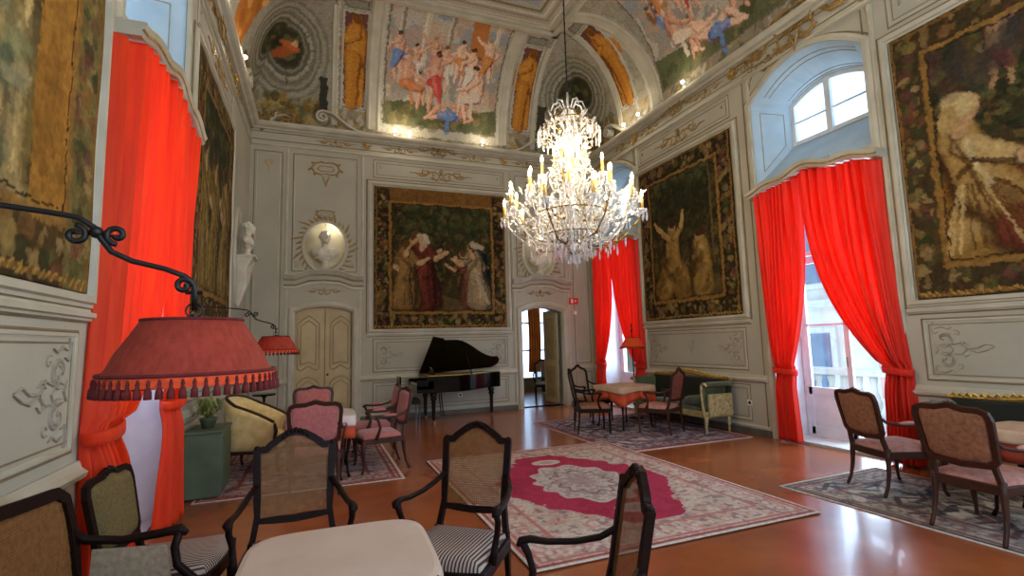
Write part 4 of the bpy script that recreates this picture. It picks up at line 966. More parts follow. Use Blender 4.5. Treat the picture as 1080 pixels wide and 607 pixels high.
    # border of fruit and leaves
    for x0, y0, x1, y1 in ((0, 0, w, b), (0, h-b, w, h), (0, 0, b, h), (w-b, 0, w, h)):
        if kind == 'back' and y0 > 1: continue
        if kind == 'near' and x0 > 1: col = '7d7040'
        else: col = '33291a' if kind in ('back', 'raised') else '4a3a22'
        c.rect(x0, y0, x1, y1, col, .9)
        c.blobs(x0+.07, y0+.07, x1-.07, y1-.07, int(110*max(x1-x0, y1-y0)/3), .05, ['8a6434', '5c5a2c', '7a4a34', '9a8048', '3c4424', 'a88c58', '6a4038'], .85)
    c.frame(.035, .035, w-.035, h-.035, .03, '8a6430'); c.frame(b, b, w-b, h-b, .05, '9a7238'); c.frame(b+.05, b+.05, w-b-.05, h-b-.05, .015, '3a2a16')
    for k in range(int(w/.07)): c.line([(k*.07, .02), (k*.07+.04, .06)], .015, 'b89048')
    c.warp(.12, .01); c.warp(.04, .007); c.tint(c.noise(.08, 2, seed+9), .55, .95)
    return c
def tapestry(wall, a, b, seed, kind, label):
    w, h = b-a, 3.22; c = tapestry_canvas(w, h, seed, kind); flip = wall == 'R'
    def fn(X, Y):
        u = a+X; d = .03+.004*np.sin(X*7)+.004*np.sin(Y*5); co = {'B': (u, YB-d, 1.96+Y), 'R': (XR-d, u, 1.96+Y), 'L': (XL+d, u, 1.96+Y)}[wall]
        o = {'B': (a, YB-.03, 1.96), 'R': (XR-.03, a, 1.96), 'L': (XL+.03, a, 1.96)}[wall]
        return tuple(p-q for p, q in zip(co, o)), (X, Y)
    me = c.mesh('tapestry', fn, M['weave']); ob = bpy.data.objects.new('tapestry', me); COL.objects.link(ob)
    ob.location = {'B': (a, YB-.03, 1.96), 'R': (XR-.03, a, 1.96), 'L': (XL+.03, a, 1.96)}[wall]
    x = ob.modifiers.new('t', 'SOLIDIFY'); x.thickness = .015; x.offset = 0
    tag(ob, label, 'tapestry')
tapestry('B', 1.17, 4.28, 41, 'back', 'dark woven tapestry above the grand piano with two groups of robed figures')
tapestry('R', 6.40, 9.03, 43, 'raised', 'dark tapestry of a figure with raised arms, above the olive settee by the draped table')
tapestry('R', 1.07, 3.76, 47, 'kneel', 'tapestry of a kneeling robed woman in gold and red, beside the tall balcony window')
tapestry('L', 6.40, 9.03, 53, 'far', 'narrow looking brown tapestry between the orange red curtain and the room corner')
tapestry('L', 1.07, 3.76, 59, 'near', 'tapestry above the cane settee, cut by the picture edge, behind the iron lamp arm')

# ================================================================== RUGS
def rug(x0, y0, x1, y1, rz, z, kind, label, ppm=70):
    w, h = x1-x0, y1-y0; random.seed(int(x0*10+77)); pal = dict(
        main=('b8a898', 'a03048', 'c8bcae', 'b07068', '6a5860'), grey=('8a8478', '8a8680', 'b0a898', '7a4a48', '3e4450'),
        left=('a8908a', '9a7a78', 'c0b0a4', '8a4444', '5a3a40'), blue=('7a6a70', '84808c', 'b0a8ac', '7a3c3c', '3c4258'))[kind]
    c = Canvas(w, h, ppm, pal[0]); n = c.noise(.12, 3); c.mixm((n > .52)*.6, pal[2]); c.mixm((c.noise(.07, 2) > .6)*.5, pal[3]); c.mixm((c.noise(.06, 2) > .66)*.6, pal[4])
    b = .42
    if kind == 'main':
        X, Y = c.X-w/2, c.Y-h/2; n = c.noise(.14, 3)
        # crimson field whose corners are cut by pale spandrels, and a pale lobed medallion
        q = np.abs(X)/(w/2-b)+np.abs(Y)/(h/2-b)*.9; inn = (np.abs(X) < w/2-b-.05) & (np.abs(Y) < h/2-b-.05)
        fld = inn & (q+.16*np.sin(8*np.arctan2(Y, X))*0+.2*(n-.5) < 1.12+.05*np.sin(X*16)*np.sin(Y*16))
        c.mixm(fld*1., pal[1]); c.mixm(fld*(c.noise(.4, 3) > .5)*.35, 'b8405a'); c.mixm(fld*(c.noise(.3, 2) > .62)*.3, '8a2238')
        r = np.hypot(X/.52, Y/.74)+.07*np.cos(12*np.arctan2(Y, X)); c.mixm((r < 1)*1., 'bfb2a6'); c.mixm(((r < .92) & (c.noise(.05, 2) > .5))*.6, '8d7f80'); c.mixm(((r > .55) & (r < .62))*.8, '8a5a60'); c.mixm(((r < .3))*.7, 'a88888')
        for s in (-1, 1):
            r = np.hypot(X/.2, (Y-s*.98)/.13); c.mixm((r < 1)*1., 'bfb2a6'); c.mixm((r < .5)*.5, '9a6a70')
    for i in range(int(2*(w+h)/.16)):                     # border palmettes
        t = i*.16; 
        for tt, f in ((b*.55, 1),):
            if t < w: p = [(t, tt), (t, h-tt)]
            elif t-w < h: p = [(tt, t-w), (w-tt, t-w)]
            else: continue
            for x, y in p:
                c.ell(x, y, .06, .04, pal[3], .6, random.uniform(0, 3)); c.ell(x, y, .03, .03, pal[2], .8)
    if kind != 'main':
        for _ in range(int(w*h*26)):
            x, y = random.uniform(.3, w-.3), random.uniform(.3, h-.3); c.ell(x, y, random.uniform(.03, .11), random.uniform(.02, .06), random.choice(pal[1:]+('c4bcb0',)), .8, random.uniform(0, 3))
        if kind == 'grey': 
            for _ in range(40): x, y = random.uniform(.2, w-.3), random.uniform(.2, h-.2); c.line([(x, y), (x+.2, y+random.uniform(-.2, .2)), (x+.35, y+random.uniform(-.1, .3))], .045, random.choice(['2e3a40', '4a3030', 'cac2b0']), .8)
    c.frame(b-.04, b-.04, w-b+.04, h-b+.04, .035, pal[3], .9); c.frame(.11, .11, w-.11, h-.11, .035, pal[3], .9); c.frame(.05, .05, w-.05, h-.05, .03, '8f3a3a' if kind != 'grey' else '4a4236', .9); c.frame(.0, .0, w, h, .05, 'c9bfb0')
    def fn(X, Y): return (X-w/2, Y-h/2, .004*np.sin(X*5)*np.sin(Y*4)*.3+.0*X), (X, Y)
    me = c.mesh('rug', fn, M['pile']); o = bpy.data.objects.new('rug', me); COL.objects.link(o); o.location = ((x0+x1)/2, (y0+y1)/2, z); o.rotation_euler = (0, 0, rz)
    x = o.modifiers.new('t', 'SOLIDIFY'); x.thickness = .008; x.offset = 0
    tag(o, label, 'rug'); return o
rug(4.0, 6.2, 6.45, 9.3, 0, .005, 'blue', 'blue grey rug under the draped table group by the olive settee')
rug(1.42, 3.36, 4.22, 7.0, 0, .015, 'main', 'large crimson rug with a pale lobed medallion in the middle of the floor', 85)
rug(4.65, .6, 6.25, 4.15, radians(2), .005, 'grey', 'grey figured rug under the rose armchairs beside the balcony window')
rug(-1.2, 6.3, 1.02, 10.3, 0, .005, 'left', 'faded pink rug under the rose chairs and the table by the closed double door')

# ================================================================== CHAIRS
def back_y(z, tilt): return -.25-(z-.45)*math.tan(tilt)
def sweep_back(mb, pts, w, t, tilt, closed=True):
    """a rail of rectangular section along a path x, z lying in the tilted plane of a chair back"""
    P = [Vector((x, back_y(z, tilt), z)) for x, z in pts]
    mb.tube(P, w/1.414/1.0, 4, closed=closed, flat=(t/w*1.0, 1.0), up=(0, 1, tilt))
CREST = [(-.205, .56), (-.215, .78), (-.222, .965), (-.165, .965), (-.15, .985), (-.1, 1.02), (-.05, 1.05), (0, 1.06), (.05, 1.05), (.1, 1.02), (.15, .985), (.165, .965), (.222, .965), (.215, .78), (.205, .56), (0, .55)]
ROUND = [(-.21, .56), (-.245, .6), (-.255, .75), (-.265, .9), (-.25, .955), (-.2, .975), (-.1, .975), (0, 1.0), (.1, .975), (.2, .975), (.25, .955), (.265, .9), (.255, .75), (.245, .6), (.21, .56), (0, .54)]
PEAK = [(-.2, .56), (-.215, .75), (-.225, .93), (-.19, .98), (-.1, 1.01), (0, 1.07), (.1, 1.01), (.19, .98), (.225, .93), (.215, .75), (.2, .56), (0, .545)]
def inside(x, z, poly):
    ins = False; n = len(poly)
    for i in range(n):
        (x1, y1), (x2, y2) = poly[i], poly[(i+1) % n]
        if (y1 > z) != (y2 > z) and x < (x2-x1)*(z-y1)/(y2-y1)+x1: ins = not ins
    return ins
def cane_mesh(poly, fn, x0, x1, z0, z1, sp, w):
    """real strands: upright, level and both diagonals, clipped to the frame"""
    mb = MB()
    def run(p, q, off):
        n = max(2, int(math.dist(p, q)/.02)); on = None
        for i in range(n+1):
            t = i/n; x, z = p[0]+(q[0]-p[0])*t, p[1]+(q[1]-p[1])*t; k = inside(x, z, poly)
            if k and on is None: on = (x, z)
            if (not k or i == n) and on is not None:
                a, b = Vector(on), Vector((x, z))
                if (b-a).length > .01:
                    d = (b-a).normalized(); nn = Vector((-d.y, d.x))*w/2
                    vs = [fn(*(a+nn), off), fn(*(b+nn), off), fn(*(b-nn), off), fn(*(a-nn), off)]; mb.add(vs, [(0, 1, 2, 3)])
                on = None
    x = x0
    while x < x1: run((x, z0), (x, z1), .001); run((x+sp*.3, z0), (x+sp*.3, z1), .001); x += sp
    z = z0
    while z < z1: run((x0, z), (x1, z), -.001); run((x0, z+sp*.3), (x1, z+sp*.3), -.001); z += sp
    H = z1-z0; x = x0-H
    while x < x1: run((x, z0), (x+H, z1), .002); run((x+H, z0), (x, z1), -.002); x += sp
    return mb
def pillow(mb, poly, fn, t, n=5, zc=None):
    """a padded panel bounded by poly: rings shrinking to the middle while it swells"""
    cx = sum(p[0] for p in poly)/len(poly); cz = sum(p[1] for p in poly)/len(poly); rings = []
    prof_ = [(1, 0), (.97, .45), (.88, .75), (.7, .93), (.4, 1), (.02, 1)]
    for k, h in prof_: rings.append([fn(cx+(x-cx)*k, cz+(z-cz)*k, t*h) for x, z in poly])
    m = len(poly); vs = [v for r in rings for v in r]; fs = [(i*m+j, i*m+(j+1) % m, (i+1)*m+(j+1) % m, (i+1)*m+j) for i in range(len(rings)-1) for j in range(m)]
    fs.append(tuple((len(rings)-1)*m+j for j in range(m))); mb.add(vs, fs)
def dense(poly, k=3):
    out = []
    for i in range(len(poly)):
        a, b = poly[i], poly[(i+1) % len(poly)]
        for j in range(k): out.append((a[0]+(b[0]-a[0])*j/k, a[1]+(b[1]-a[1])*j/k))
    return out
def armchair(loc, rz, label, outline=CREST, wood='darkwood', back='cane', backmat='cane', seatmat='stripe', legs='taper', tilt=radians(11), group=None, arms=True, sp=.0135, backside=None):
    t = thing('armchair', label, 'chair', loc, rz, group); wm = wood
    fw_, rw = .29, .235                                      # half widths of the seat, front and rear
    seatpoly = [(-fw_, .27), (-fw_*.55, .3), (0, .31), (fw_*.55, .3), (fw_, .27), (rw+.01, -.24), (-rw-.01, -.24)]
    mb = MB()
    for a, b in ((0, 4), (4, 5), (5, 6), (6, 0)):
        pts = seatpoly[a:b+1] if b > a else [seatpoly[6], seatpoly[0]]
        mb.tube([(x, y, .385) for x, y in pts], .05, 4, flat=(1, .45), up=(0, 0, 1))
    mb.build('seat_frame', wm, t, bev=.006)
    mb = MB(); pillow(mb, dense(seatpoly, 3), lambda x, y, h: (x*.985, y*.985, .40+h), .085); mb.build('seat', seatmat, t, smooth=True)
    cab = legs == 'cabriole'
    for sx in (-1, 1):
        mb = MB(); x, y = sx*(fw_-.015), .265
        if cab: mb.tube([(x, y, .40), (x+sx*.012, y+.012, .33), (x+sx*.016, y+.018, .25), (x, y, .13), (x+sx*-.002, y+.004, .05), (x+sx*.01, y+.022, .012), (x+sx*.014, y+.03, .0)], [.032, .034, .027, .018, .014, .019, .012], 8)
        else: mb.lathe([(.013, 0), (.018, .04), (.014, .06), (.022, .27), (.028, .33), (.02, .35), (.03, .37), (.03, .42)], (x, y, 0), 10)
        mb.build('leg', wm, t, smooth=True)
        mb = MB(); x = sx*rw
        if cab: mb.tube([(x, -.235, .45), (x, -.24, .36), (x+sx*.005, -.25, .22), (x+sx*.008, -.275, .1), (x+sx*.012, -.31, .02), (x+sx*.014, -.32, 0)], [.026, .026, .02, .016, .017, .013], 8)
        else: mb.tube([(x, -.235, .45), (x, -.24, .36), (x, -.25, .2), (x, -.28, 0)], [.024, .024, .019, .015], 4)
        mb.build('leg', wm, t, smooth=cab)
        mb = MB(); xo = outline[0][0]*sx*-1                   # stile between seat and back frame
        mb.tube([(sx*rw, -.235, .40), (sx*abs(outline[0][0]), back_y(.6, tilt), .6)], .024, 4); mb.build('stile', wm, t)
        if arms:
            zA = .67; p0 = (sx*(abs(outline[1][0])), back_y(.76, tilt), .76)
            mb = MB(); mb.tube([p0, (sx*.262, -.24, .705), (sx*.285, -.13, .68), (sx*.305, .0, .675), (sx*.315, .08, .685), (sx*.318, .125, .675), (sx*.312, .14, .655)], [.02, .019, .018, .019, .022, .024, .012], 8, flat=(.8, 1.15))
            mb.tube([(sx*.312, .115, .67), (sx*.315, .09, .62), (sx*.30, .07, .55), (sx*.29, .09, .47), (sx*.288, .12, .40)], [.02, .018, .017, .02, .024], 8)
            a = mb.build('arm', wm, t, smooth=True)
            if back != 'cane':
                mb = MB(); mb.ball((sx*.296, -.05, .7), (.026, .1, .02)); mb.build('arm_pad', seatmat, a, smooth=True)
    mb = MB(); sweep_back(mb, dense(outline, 2), .042, .03, tilt)
    top = max(outline, key=lambda p: p[1]); y = back_y(top[1], tilt)+.012       # carved flowers on the crest
    for k in range(-3, 4): mb.ball((k*.024, y, top[1]+.012-.0045*k*k), (.016, .016, .018-.001*abs(k)), 8, 5)
    if outline is not ROUND:
        for s in (-1, 1): mb.ball((s*abs(outline[2][0]), back_y(outline[2][1], tilt), outline[2][1]+.01), (.02, .02, .018), 8, 5)
    mb.build('back_frame', wm, t, smooth=False)
    inner = [(x*.9, .565+(z-.545)*.93) for x, z in outline]
    fn = lambda x, z, h: (x, back_y(z, tilt)+h, z)
    if back == 'cane':
        cane_mesh(inner, fn, -.25, .25, .54, 1.06, sp, sp*.17).build('cane_back', backmat, t)
    else:
        mb = MB(); pillow(mb, dense(inner, 2), fn, .045); mb.build('backrest', backmat, t, smooth=True)
        mb = MB(); pillow(mb, dense(inner, 2), lambda x, z, h: fn(x, z, -h), .022); mb.build('back_cover', backside or backmat, t, smooth=True)
    return t
def face(dx, dy): return math.atan2(-dx, dy)       # rotation that turns local +Y to a direction
def chair_at(bx, by, dx, dy, off=.33, z=0):              # seat centre from the point under the top of the back
    l = math.hypot(dx, dy); return (bx+dx/l*off, by+dy/l*off, .012 if by > 4 else 0), face(dx, dy)
p, r = chair_at(-.115, 3.59, .02, -1)
A = armchair(p, r, 'dark cane-backed armchair facing the bare ivory table, in front of the rose chairs')
p, r = chair_at(.985, 3.24, -.66, -.75); copy_tree(A, p, r, 'dark cane-backed armchair with its whole striped seat in view, standing before the crimson rug')
p, r = chair_at(1.21, 1.82, -.93, .36); copy_tree(A, p, r, 'dark cane-backed armchair seen side on, cut by the bottom edge, near the crimson rug')
p, r = chair_at(-1.10, 3.62, 1, -.1); armchair(p, r, 'low olive backed side chair between the cane settee and the orange red curtain', ROUND, 'darkwood', 'pad', 'olivecane', 'stripe', 'taper', arms=False).scale = (.95, .95, .93)
# rose chairs around the left draped table
G1 = 'rose chairs around the white and orange draped table'
p, r = chair_at(.0, 5.92, .03, 1); Rz = armchair(p, r, 'rose upholstered armchair seen from behind, directly behind the dark cane armchair', ROUND, 'brownwood', 'pad', 'pink', 'pink', 'cabriole', group=G1)
p, r = chair_at(-.03, 8.12, 0, -1); copy_tree(Rz, p, r, 'rose armchair on the far side of the white draped table, against the closed double door', G1)
p, r = chair_at(1.14, 7.02, -1, -.1); copy_tree(Rz, p, r, 'rose armchair at the right of the white draped table, pale back turned to the piano', G1).scale = (1, 1, 1.0)
p, r = chair_at(1.14, 7.78, -1, .02); copy_tree(Rz, p, r, 'rose armchair half hidden behind the one whose back faces the piano', G1)
# armchairs on the grey rug
G2 = 'blush armchairs on the grey figured rug'
Bl = armchair((5.50, 3.52, .012), face(.93, -.3), 'lone blush armchair in three quarter view between the crimson rug and the balcony window', ROUND, 'brownwood', 'pad', 'blush', 'blush', 'cabriole', group=G2, backside='seatplain')
copy_tree(Bl, (5.02, 2.5, .012), face(1, -.08), 'large blush armchair seen from behind at the brick red draped table', G2)
# cane chairs around the draped table by the olive settee
G3 = 'chairs around the orange draped table by the olive settee'
Cg = armchair((4.50, 7.85, .012), face(.8, -.3), 'pale cane chair on the side of the draped table nearest the open doorway', PEAK, 'darkwood', 'cane', 'canegrey', 'seatplain', 'taper', group=G3, sp=.022)
copy_tree(Cg, (5.1, 8.85, .012), face(.3, -.95), 'pale cane chair behind the draped table, in front of the far red curtains', G3)
armchair((5.48, 7.2, .012), face(-.42, .9), 'rosy cane chair seen from behind in front of the olive settee', PEAK, 'brownwood', 'cane', 'canepink', 'blush', 'taper', group=G3, sp=.016)

# ================================================================== TABLES AND THEIR CLOTHS
def table(loc, rz, w, h, label, cab=True, wood='darkwood', group=None):
    t = thing('table', label, 'table', loc, rz, group)
    mb = MB(); mb.box((0, 0, h-.015), (w, w, .03)); mb.build('tabletop', wood, t, bev=.006)
    mb = MB()
    for s in (-1, 1): mb.box((0, s*(w/2-.05), h-.08), (w-.12, .025, .1)); mb.box((s*(w/2-.05), 0, h-.08), (.025, w-.12, .1))
    mb.build('apron', wood, t)
    for sx in (-1, 1):
        for sy in (-1, 1):
            x, y = sx*(w/2-.06), sy*(w/2-.06); mb = MB()
            mb.tube([(x, y, h-.03), (x, y, h-.14), (x+sx*.02, y+sy*.02, h-.25), (x-sx*.01, y-sy*.01, .25), (x, y, .06), (x+sx*.02, y+sy*.02, 0)], [.03, .032, .026, .016, .014, .02], 8)
            mb.build('leg', wood, t, smooth=True)
    return t
def cloth(name, loc, rz, w, z, drop, m, label, wave=.02, point=0, th=.004, rad=.03, n=72):
    """square cloth over a table top with a folded skirt; point makes its corners hang lower"""
    mb = MB(); rings = []
    def sq(a, r):
        c_, s_ = cos(a), sin(a); k = (abs(c_)**8+abs(s_)**8)**(-1/8) if rad < .06 else (abs(c_)**5+abs(s_)**5)**(-1/5); return (c_*k*r, s_*k*r)
    for q in (.02, .5, .97): rings.append([(*sq(2*pi*i/n, w/2*q), z) for i in range(n)])
    for j in range(5):
        q = j/4; row = []
        for i in range(n):
            a = 2*pi*i/n; cor = abs(sin(2*a))**3; d = drop*(1+point*cor); x, y = sq(a, w/2+.008+.012*q+wave*q*(sin(a*13)+.6*sin(a*22+1))*.5); row.append((x, y, z-.004-d*q))
        rings.append(row)
    vs = [v for r in rings for v in r]; fs = [(i*n+j, i*n+(j+1) % n, (i+1)*n+(j+1) % n, (i+1)*n+j) for i in range(len(rings)-1) for j in range(n)]; fs.append(tuple(range(n)))
    mb.add(vs, fs); o = mb.build(name, m, smooth=True, solid=th); o.location = loc; o.rotation_euler = (0, 0, rz)
    for p in o.data.polygons:
        if abs(p.normal.z) > .9: p.use_smooth = False
    return tag(o, label, 'tablecloth')
TZ = .745
table((.1, 2.26, 0), radians(-2), .7, TZ, 'small dark table under the plain ivory cloth in the near cane chair group')
cloth('tablecloth', (.1, 2.26, 0), radians(-2), .73, TZ+.006, .035, 'cloth', 'plain ivory cloth fitted flat over the nearest table', .0, 0, rad=.08)
table((.07, 6.98, .012), 0, .74, .73, 'dark cabriole legged table under white and orange cloths by the rose chairs')
cloth('tablecloth', (.07, 6.98, .012), 0, .78, .737, .26, 'orange', 'orange cloth hanging below the white one, among the rose chairs', .03)
cloth('tablecloth', (.07, 6.98, .012), 0, .80, .744, .12, 'clothwhite', 'white cloth laid over an orange one, among the rose chairs', .03)
table((5.28, 8.0, .012), radians(8), .78, .73, 'dark legged table under beige and orange cloths in front of the olive settee')
cloth('tablecloth', (5.28, 8.0, .012), radians(8), .82, .737, .2, 'orange', 'orange cloth with hanging corner points below the beige one, by the olive settee', .03, .6)
cloth('tablecloth', (5.28, 8.0, .012), radians(8), .84, .744, .08, 'beigecloth', 'beige cloth laid over an orange one, by the olive settee', .02, .4)
table((5.66, 2.45, .012), 0, .56, .73, 'table under beige and brick red cloths, cut by the picture edge behind the blush armchair')
cloth('tablecloth', (5.66, 2.45, .012), 0, .58, .737, .25, 'brick', 'brick red cloth under a beige one, behind the large blush armchair', .03)
cloth('tablecloth', (5.66, 2.45, .012), 0, .60, .744, .1, 'beigecloth', 'beige cloth laid over a brick red one, behind the large blush armchair', .02)

# ================================================================== SETTEES, BERGERE
def cane_settee(loc, rz, label):
    t = thing('settee', label, 'sofa', loc, rz); tilt = radians(10); hw = .62
    out = [(-hw+.02, .5), (-hw, .75), (-hw+.02, .9), (-hw+.09, .945), (-.3, .96), (0, .985), (.3, .96), (hw-.09, .945), (hw-.02, .9), (hw, .75), (hw-.02, .5), (0, .49)]
    mb = MB(); sweep_back(mb, dense(out, 2), .055, .034, tilt); mb.build('back_frame', 'darkwood', t)
    inner = [(x*.955, .52+(z-.49)*.92) for x, z in out]
    cane_mesh(inner, lambda x, z, h: (x, back_y(z, tilt)+h, z), -hw, hw, .48, .99, .0125, .0034).build('cane_back', 'cane', t)
    sp_ = [(-hw, .3), (0, .33), (hw, .3), (hw-.02, -.25), (-hw+.02, -.25)]
    mb = MB(); mb.tube([(x, y, .37) for x, y in sp_], .055, 4, closed=True, flat=(1, .45), up=(0, 0, 1)); mb.build('seat_frame', 'darkwood', t)
    mb = MB(); pillow(mb, dense(sp_, 4), lambda x, y, h: (x*.98, y*.97, .385+h), .08); mb.build('seat', 'seatolive', t, smooth=True)
    for s in (-1, 1):
        mb = MB(); mb.tube([(s*hw, back_y(.75, tilt), .74), (s*(hw+.02), -.25, .69), (s*(hw+.03), -.1, .665), (s*(hw+.035), .06, .675), (s*(hw+.035), .15, .685), (s*(hw+.03), .185, .66)], [.024, .022, .021, .022, .027, .014], 8)
        mb.tube([(s*(hw+.03), .15, .675), (s*(hw+.03), .13, .6), (s*(hw+.01), .15, .52), (s*hw, .22, .45), (s*hw, .28, .39)], [.022, .02, .02, .022, .026], 8); mb.build('arm', 'darkwood', t, smooth=True)
        mb = MB(); mb.add([(s*(hw+.02), -.22, .64), (s*(hw+.025), .1, .62), (s*hw, .13, .46), (s*hw, -.22, .46)], [(0, 1, 2, 3)]); mb.build('arm_panel', 'canegrey', t, solid=.006)
        for y in (.28, -.25):
            mb = MB(); mb.tube([(s*(hw-.03), y, .4), (s*(hw-.02), y+.01, .28), (s*(hw-.03), y, .1), (s*(hw-.02), y+.02, 0)], [.032, .028, .016, .018], 8); mb.build('leg', 'darkwood', t, smooth=True)
M['seatolive'] = mat('ochre seat velvet', '7a6428', '5f4d1c', .9, scale=12)
cane_settee((-.84, 2.52, 0), face(.995, -.07), 'dark cane settee cut by the picture edge, below the iron lamp arm')

def gilt_settee(y0, y1, depth, label, armh=.78):
    """long olive velvet settee with a gilt carved crest and tall scrolled ends, back to the right wall"""
    L = y1-y0; t = thing('settee', label, 'sofa', (XR-.1-depth/2, (y0+y1)/2, .012), pi/2)   # local x along the settee, +y into the room
    d = depth
    mb = MB(); mb.box((0, 0, .3), (L-.1, d-.08, .1)); mb.build('seat_frame', 'oldgold', t, bev=.01)
    mb = MB(); sp_ = rect(-L/2+.1, -d/2+.1, L/2-.1, d/2-.05); pillow(mb, dense(sp_, 6), lambda x, y, h: (x, y, .34+h), .1); mb.build('seat', 'green', t, smooth=True)
    mb = MB(); mb.box((0, -d/2+.06, .6), (L-.12, .1, .5), rx=radians(4)); mb.build('backrest', 'dkgreen', t, bev=.03)
    mb = MB(); pts = [(-L/2+.04+i/20*(L-.08), -d/2+.03, .86+.07*math.exp(-((i/20-.5)/.2)**2)) for i in range(21)]; mb.tube(pts, .03, 6)
    for k in range(34):
        q = k/33; x = -L/2+.1+q*(L-.2); z = .89+.09*math.exp(-((q-.5)/.22)**2); mb.tube([(x-.03, -d/2+.05, z-.02), (x, -d/2+.055, z+.018*(1 if k % 2 else .3)), (x+.03, -d/2+.05, z-.015)], [.012, .018, .008], 6)
    mb.build('carved_crest', 'gold', t)
    for s in (-1, 1):
        e = MB(); N = 12                                       # scrolled end: upright panel that rolls outward
        def fn(a, b, s=s): 
            z = .36+(armh-.36)*min(1, a*1.25); x = s*(L/2-.1-.03*sin(a*3)); 
            if a > .8: g = (a-.8)/.2*pi; x += s*.05*(1-cos(g)); z = armh+.04*sin(g)-.01
            return (x, -d/2+.06+(d-.1)*b, z)
        e.grid(18, 8, fn); a_ = e.build('scrolled_end', 'green', t, smooth=True, solid=.05)
        e = MB(); pts = [tuple(Vector(fn(k/16, 1))+Vector((0, .015, 0))) for k in range(17)]; e.tube([(s*(L/2-.09), d/2-.02, .26)]+pts, .024, 6); e.build('end_moulding', 'oldgold', a_, smooth=True)
        e = MB(); e.box((s*(L/2-.02), 0, .46), (.04, d-.12, .36)); e.build('outer_panel', 'oldgold', a_, bev=.008)
        for y in (d/2-.06, -d/2+.08):
            e = MB(); e.tube([(s*(L/2-.1), y, .3), (s*(L/2-.08), y+.01, .2), (s*(L/2-.1), y, .08), (s*(L/2-.08), y+.015, 0)], [.04, .036, .018, .024], 8); e.build('leg', 'oldgold', t, smooth=True)
    return t
st = gilt_settee(6.62, 8.75, .62, 'olive velvet settee with gilt carved crest between the two red curtained windows')
mb = MB(); sp_ = rect(-.28, -.2, .28, .2); pillow(mb, dense(sp_, 4), lambda x, y, h: (x, y, h), .12); o = mb.build('cushion', 'green', smooth=True, solid=.01)
o.location = (6.28, 7.05, .468); tag(o, 'crumpled olive cushion on the settee with the gilt carved crest', 'cushion')
gilt_settee(1.25, 3.55, .55, 'olive settee with gilt crest behind the brick red draped table, below the kneeling figure tapestry')

def bergere(loc, rz, label):
    t = thing('bergere_armchair', label, 'chair', loc, rz); n = 25
    def top(a): q = abs(a-.5)*2; return .62+.33*(1-q**2.2)+.03*cos((a-.5)*2*pi*2)*0
    def ring(a, k=1.0):
        q = (a-.5)*2; th = q*radians(118); x = .36*sin(th)*k; y = -.06-.30*cos(th)*k
        if abs(q) > .62: y = y+(abs(q)-.62)*.55; x = math.copysign(.33*k, q)
        return x, y
    mb = MB(); mb.grid(n, 8, lambda a, b: (*ring(a, 1+.05*b), .28+(top(a)-.28)*b)); sh = mb.build('outer_shell', 'creamfab', t, smooth=True, solid=.07)
    mb = MB(); mb.tube([(*ring(i/(n-1), 1.07), top(i/(n-1))+.01) for i in range(n)], .022, 8); mb.build('show_wood_rail', 'brownwood', t, smooth=True)
    mb = MB(); pts = [(*ring(i/(n-1), 1.05), .27) for i in range(n)]; mb.tube(pts+[(.2, .38, .27), (-.2, .38, .27)][0:0], .03, 6); mb.tube([pts[0], (-.2, .36, .27), (.2, .36, .27), pts[-1]], .032, 6); mb.build('seat_frame', 'brownwood', t, smooth=True)
    sp_ = [(-.3, .33), (0, .37), (.3, .33), (.31, -.1), (.2, -.28), (0, -.33), (-.2, -.28), (-.31, -.1)]
    mb = MB(); pillow(mb, dense(sp_, 3), lambda x, y, h: (x, y, .3+h), .17); mb.build('seat_cushion', 'creamfab', t, smooth=True)
    for s in (-1, 1):
        mb = MB(); x, y = pts[0 if s < 0 else -1][:2]; mb.tube([(x, y, top(0)), (x, y+.03, .52), (x, y, .4), (x, y+.03, .28)], [.024, .022, .022, .026], 8); mb.build('arm_post', 'brownwood', t, smooth=True)
        for x, y in ((s*.3, .34), (s*.24, -.28)):
            mb = MB(); mb.tube([(x, y, .28), (x+s*.01, y, .2), (x, y, .06), (x+s*.015, y+.01, 0)], [.034, .03, .017, .02], 8); mb.build('leg', 'brownwood', t, smooth=True)
bergere((-.72, 7.75, .012), face(.97, -.2), 'cream velvet bergere armchair beside the green metal cabinet')

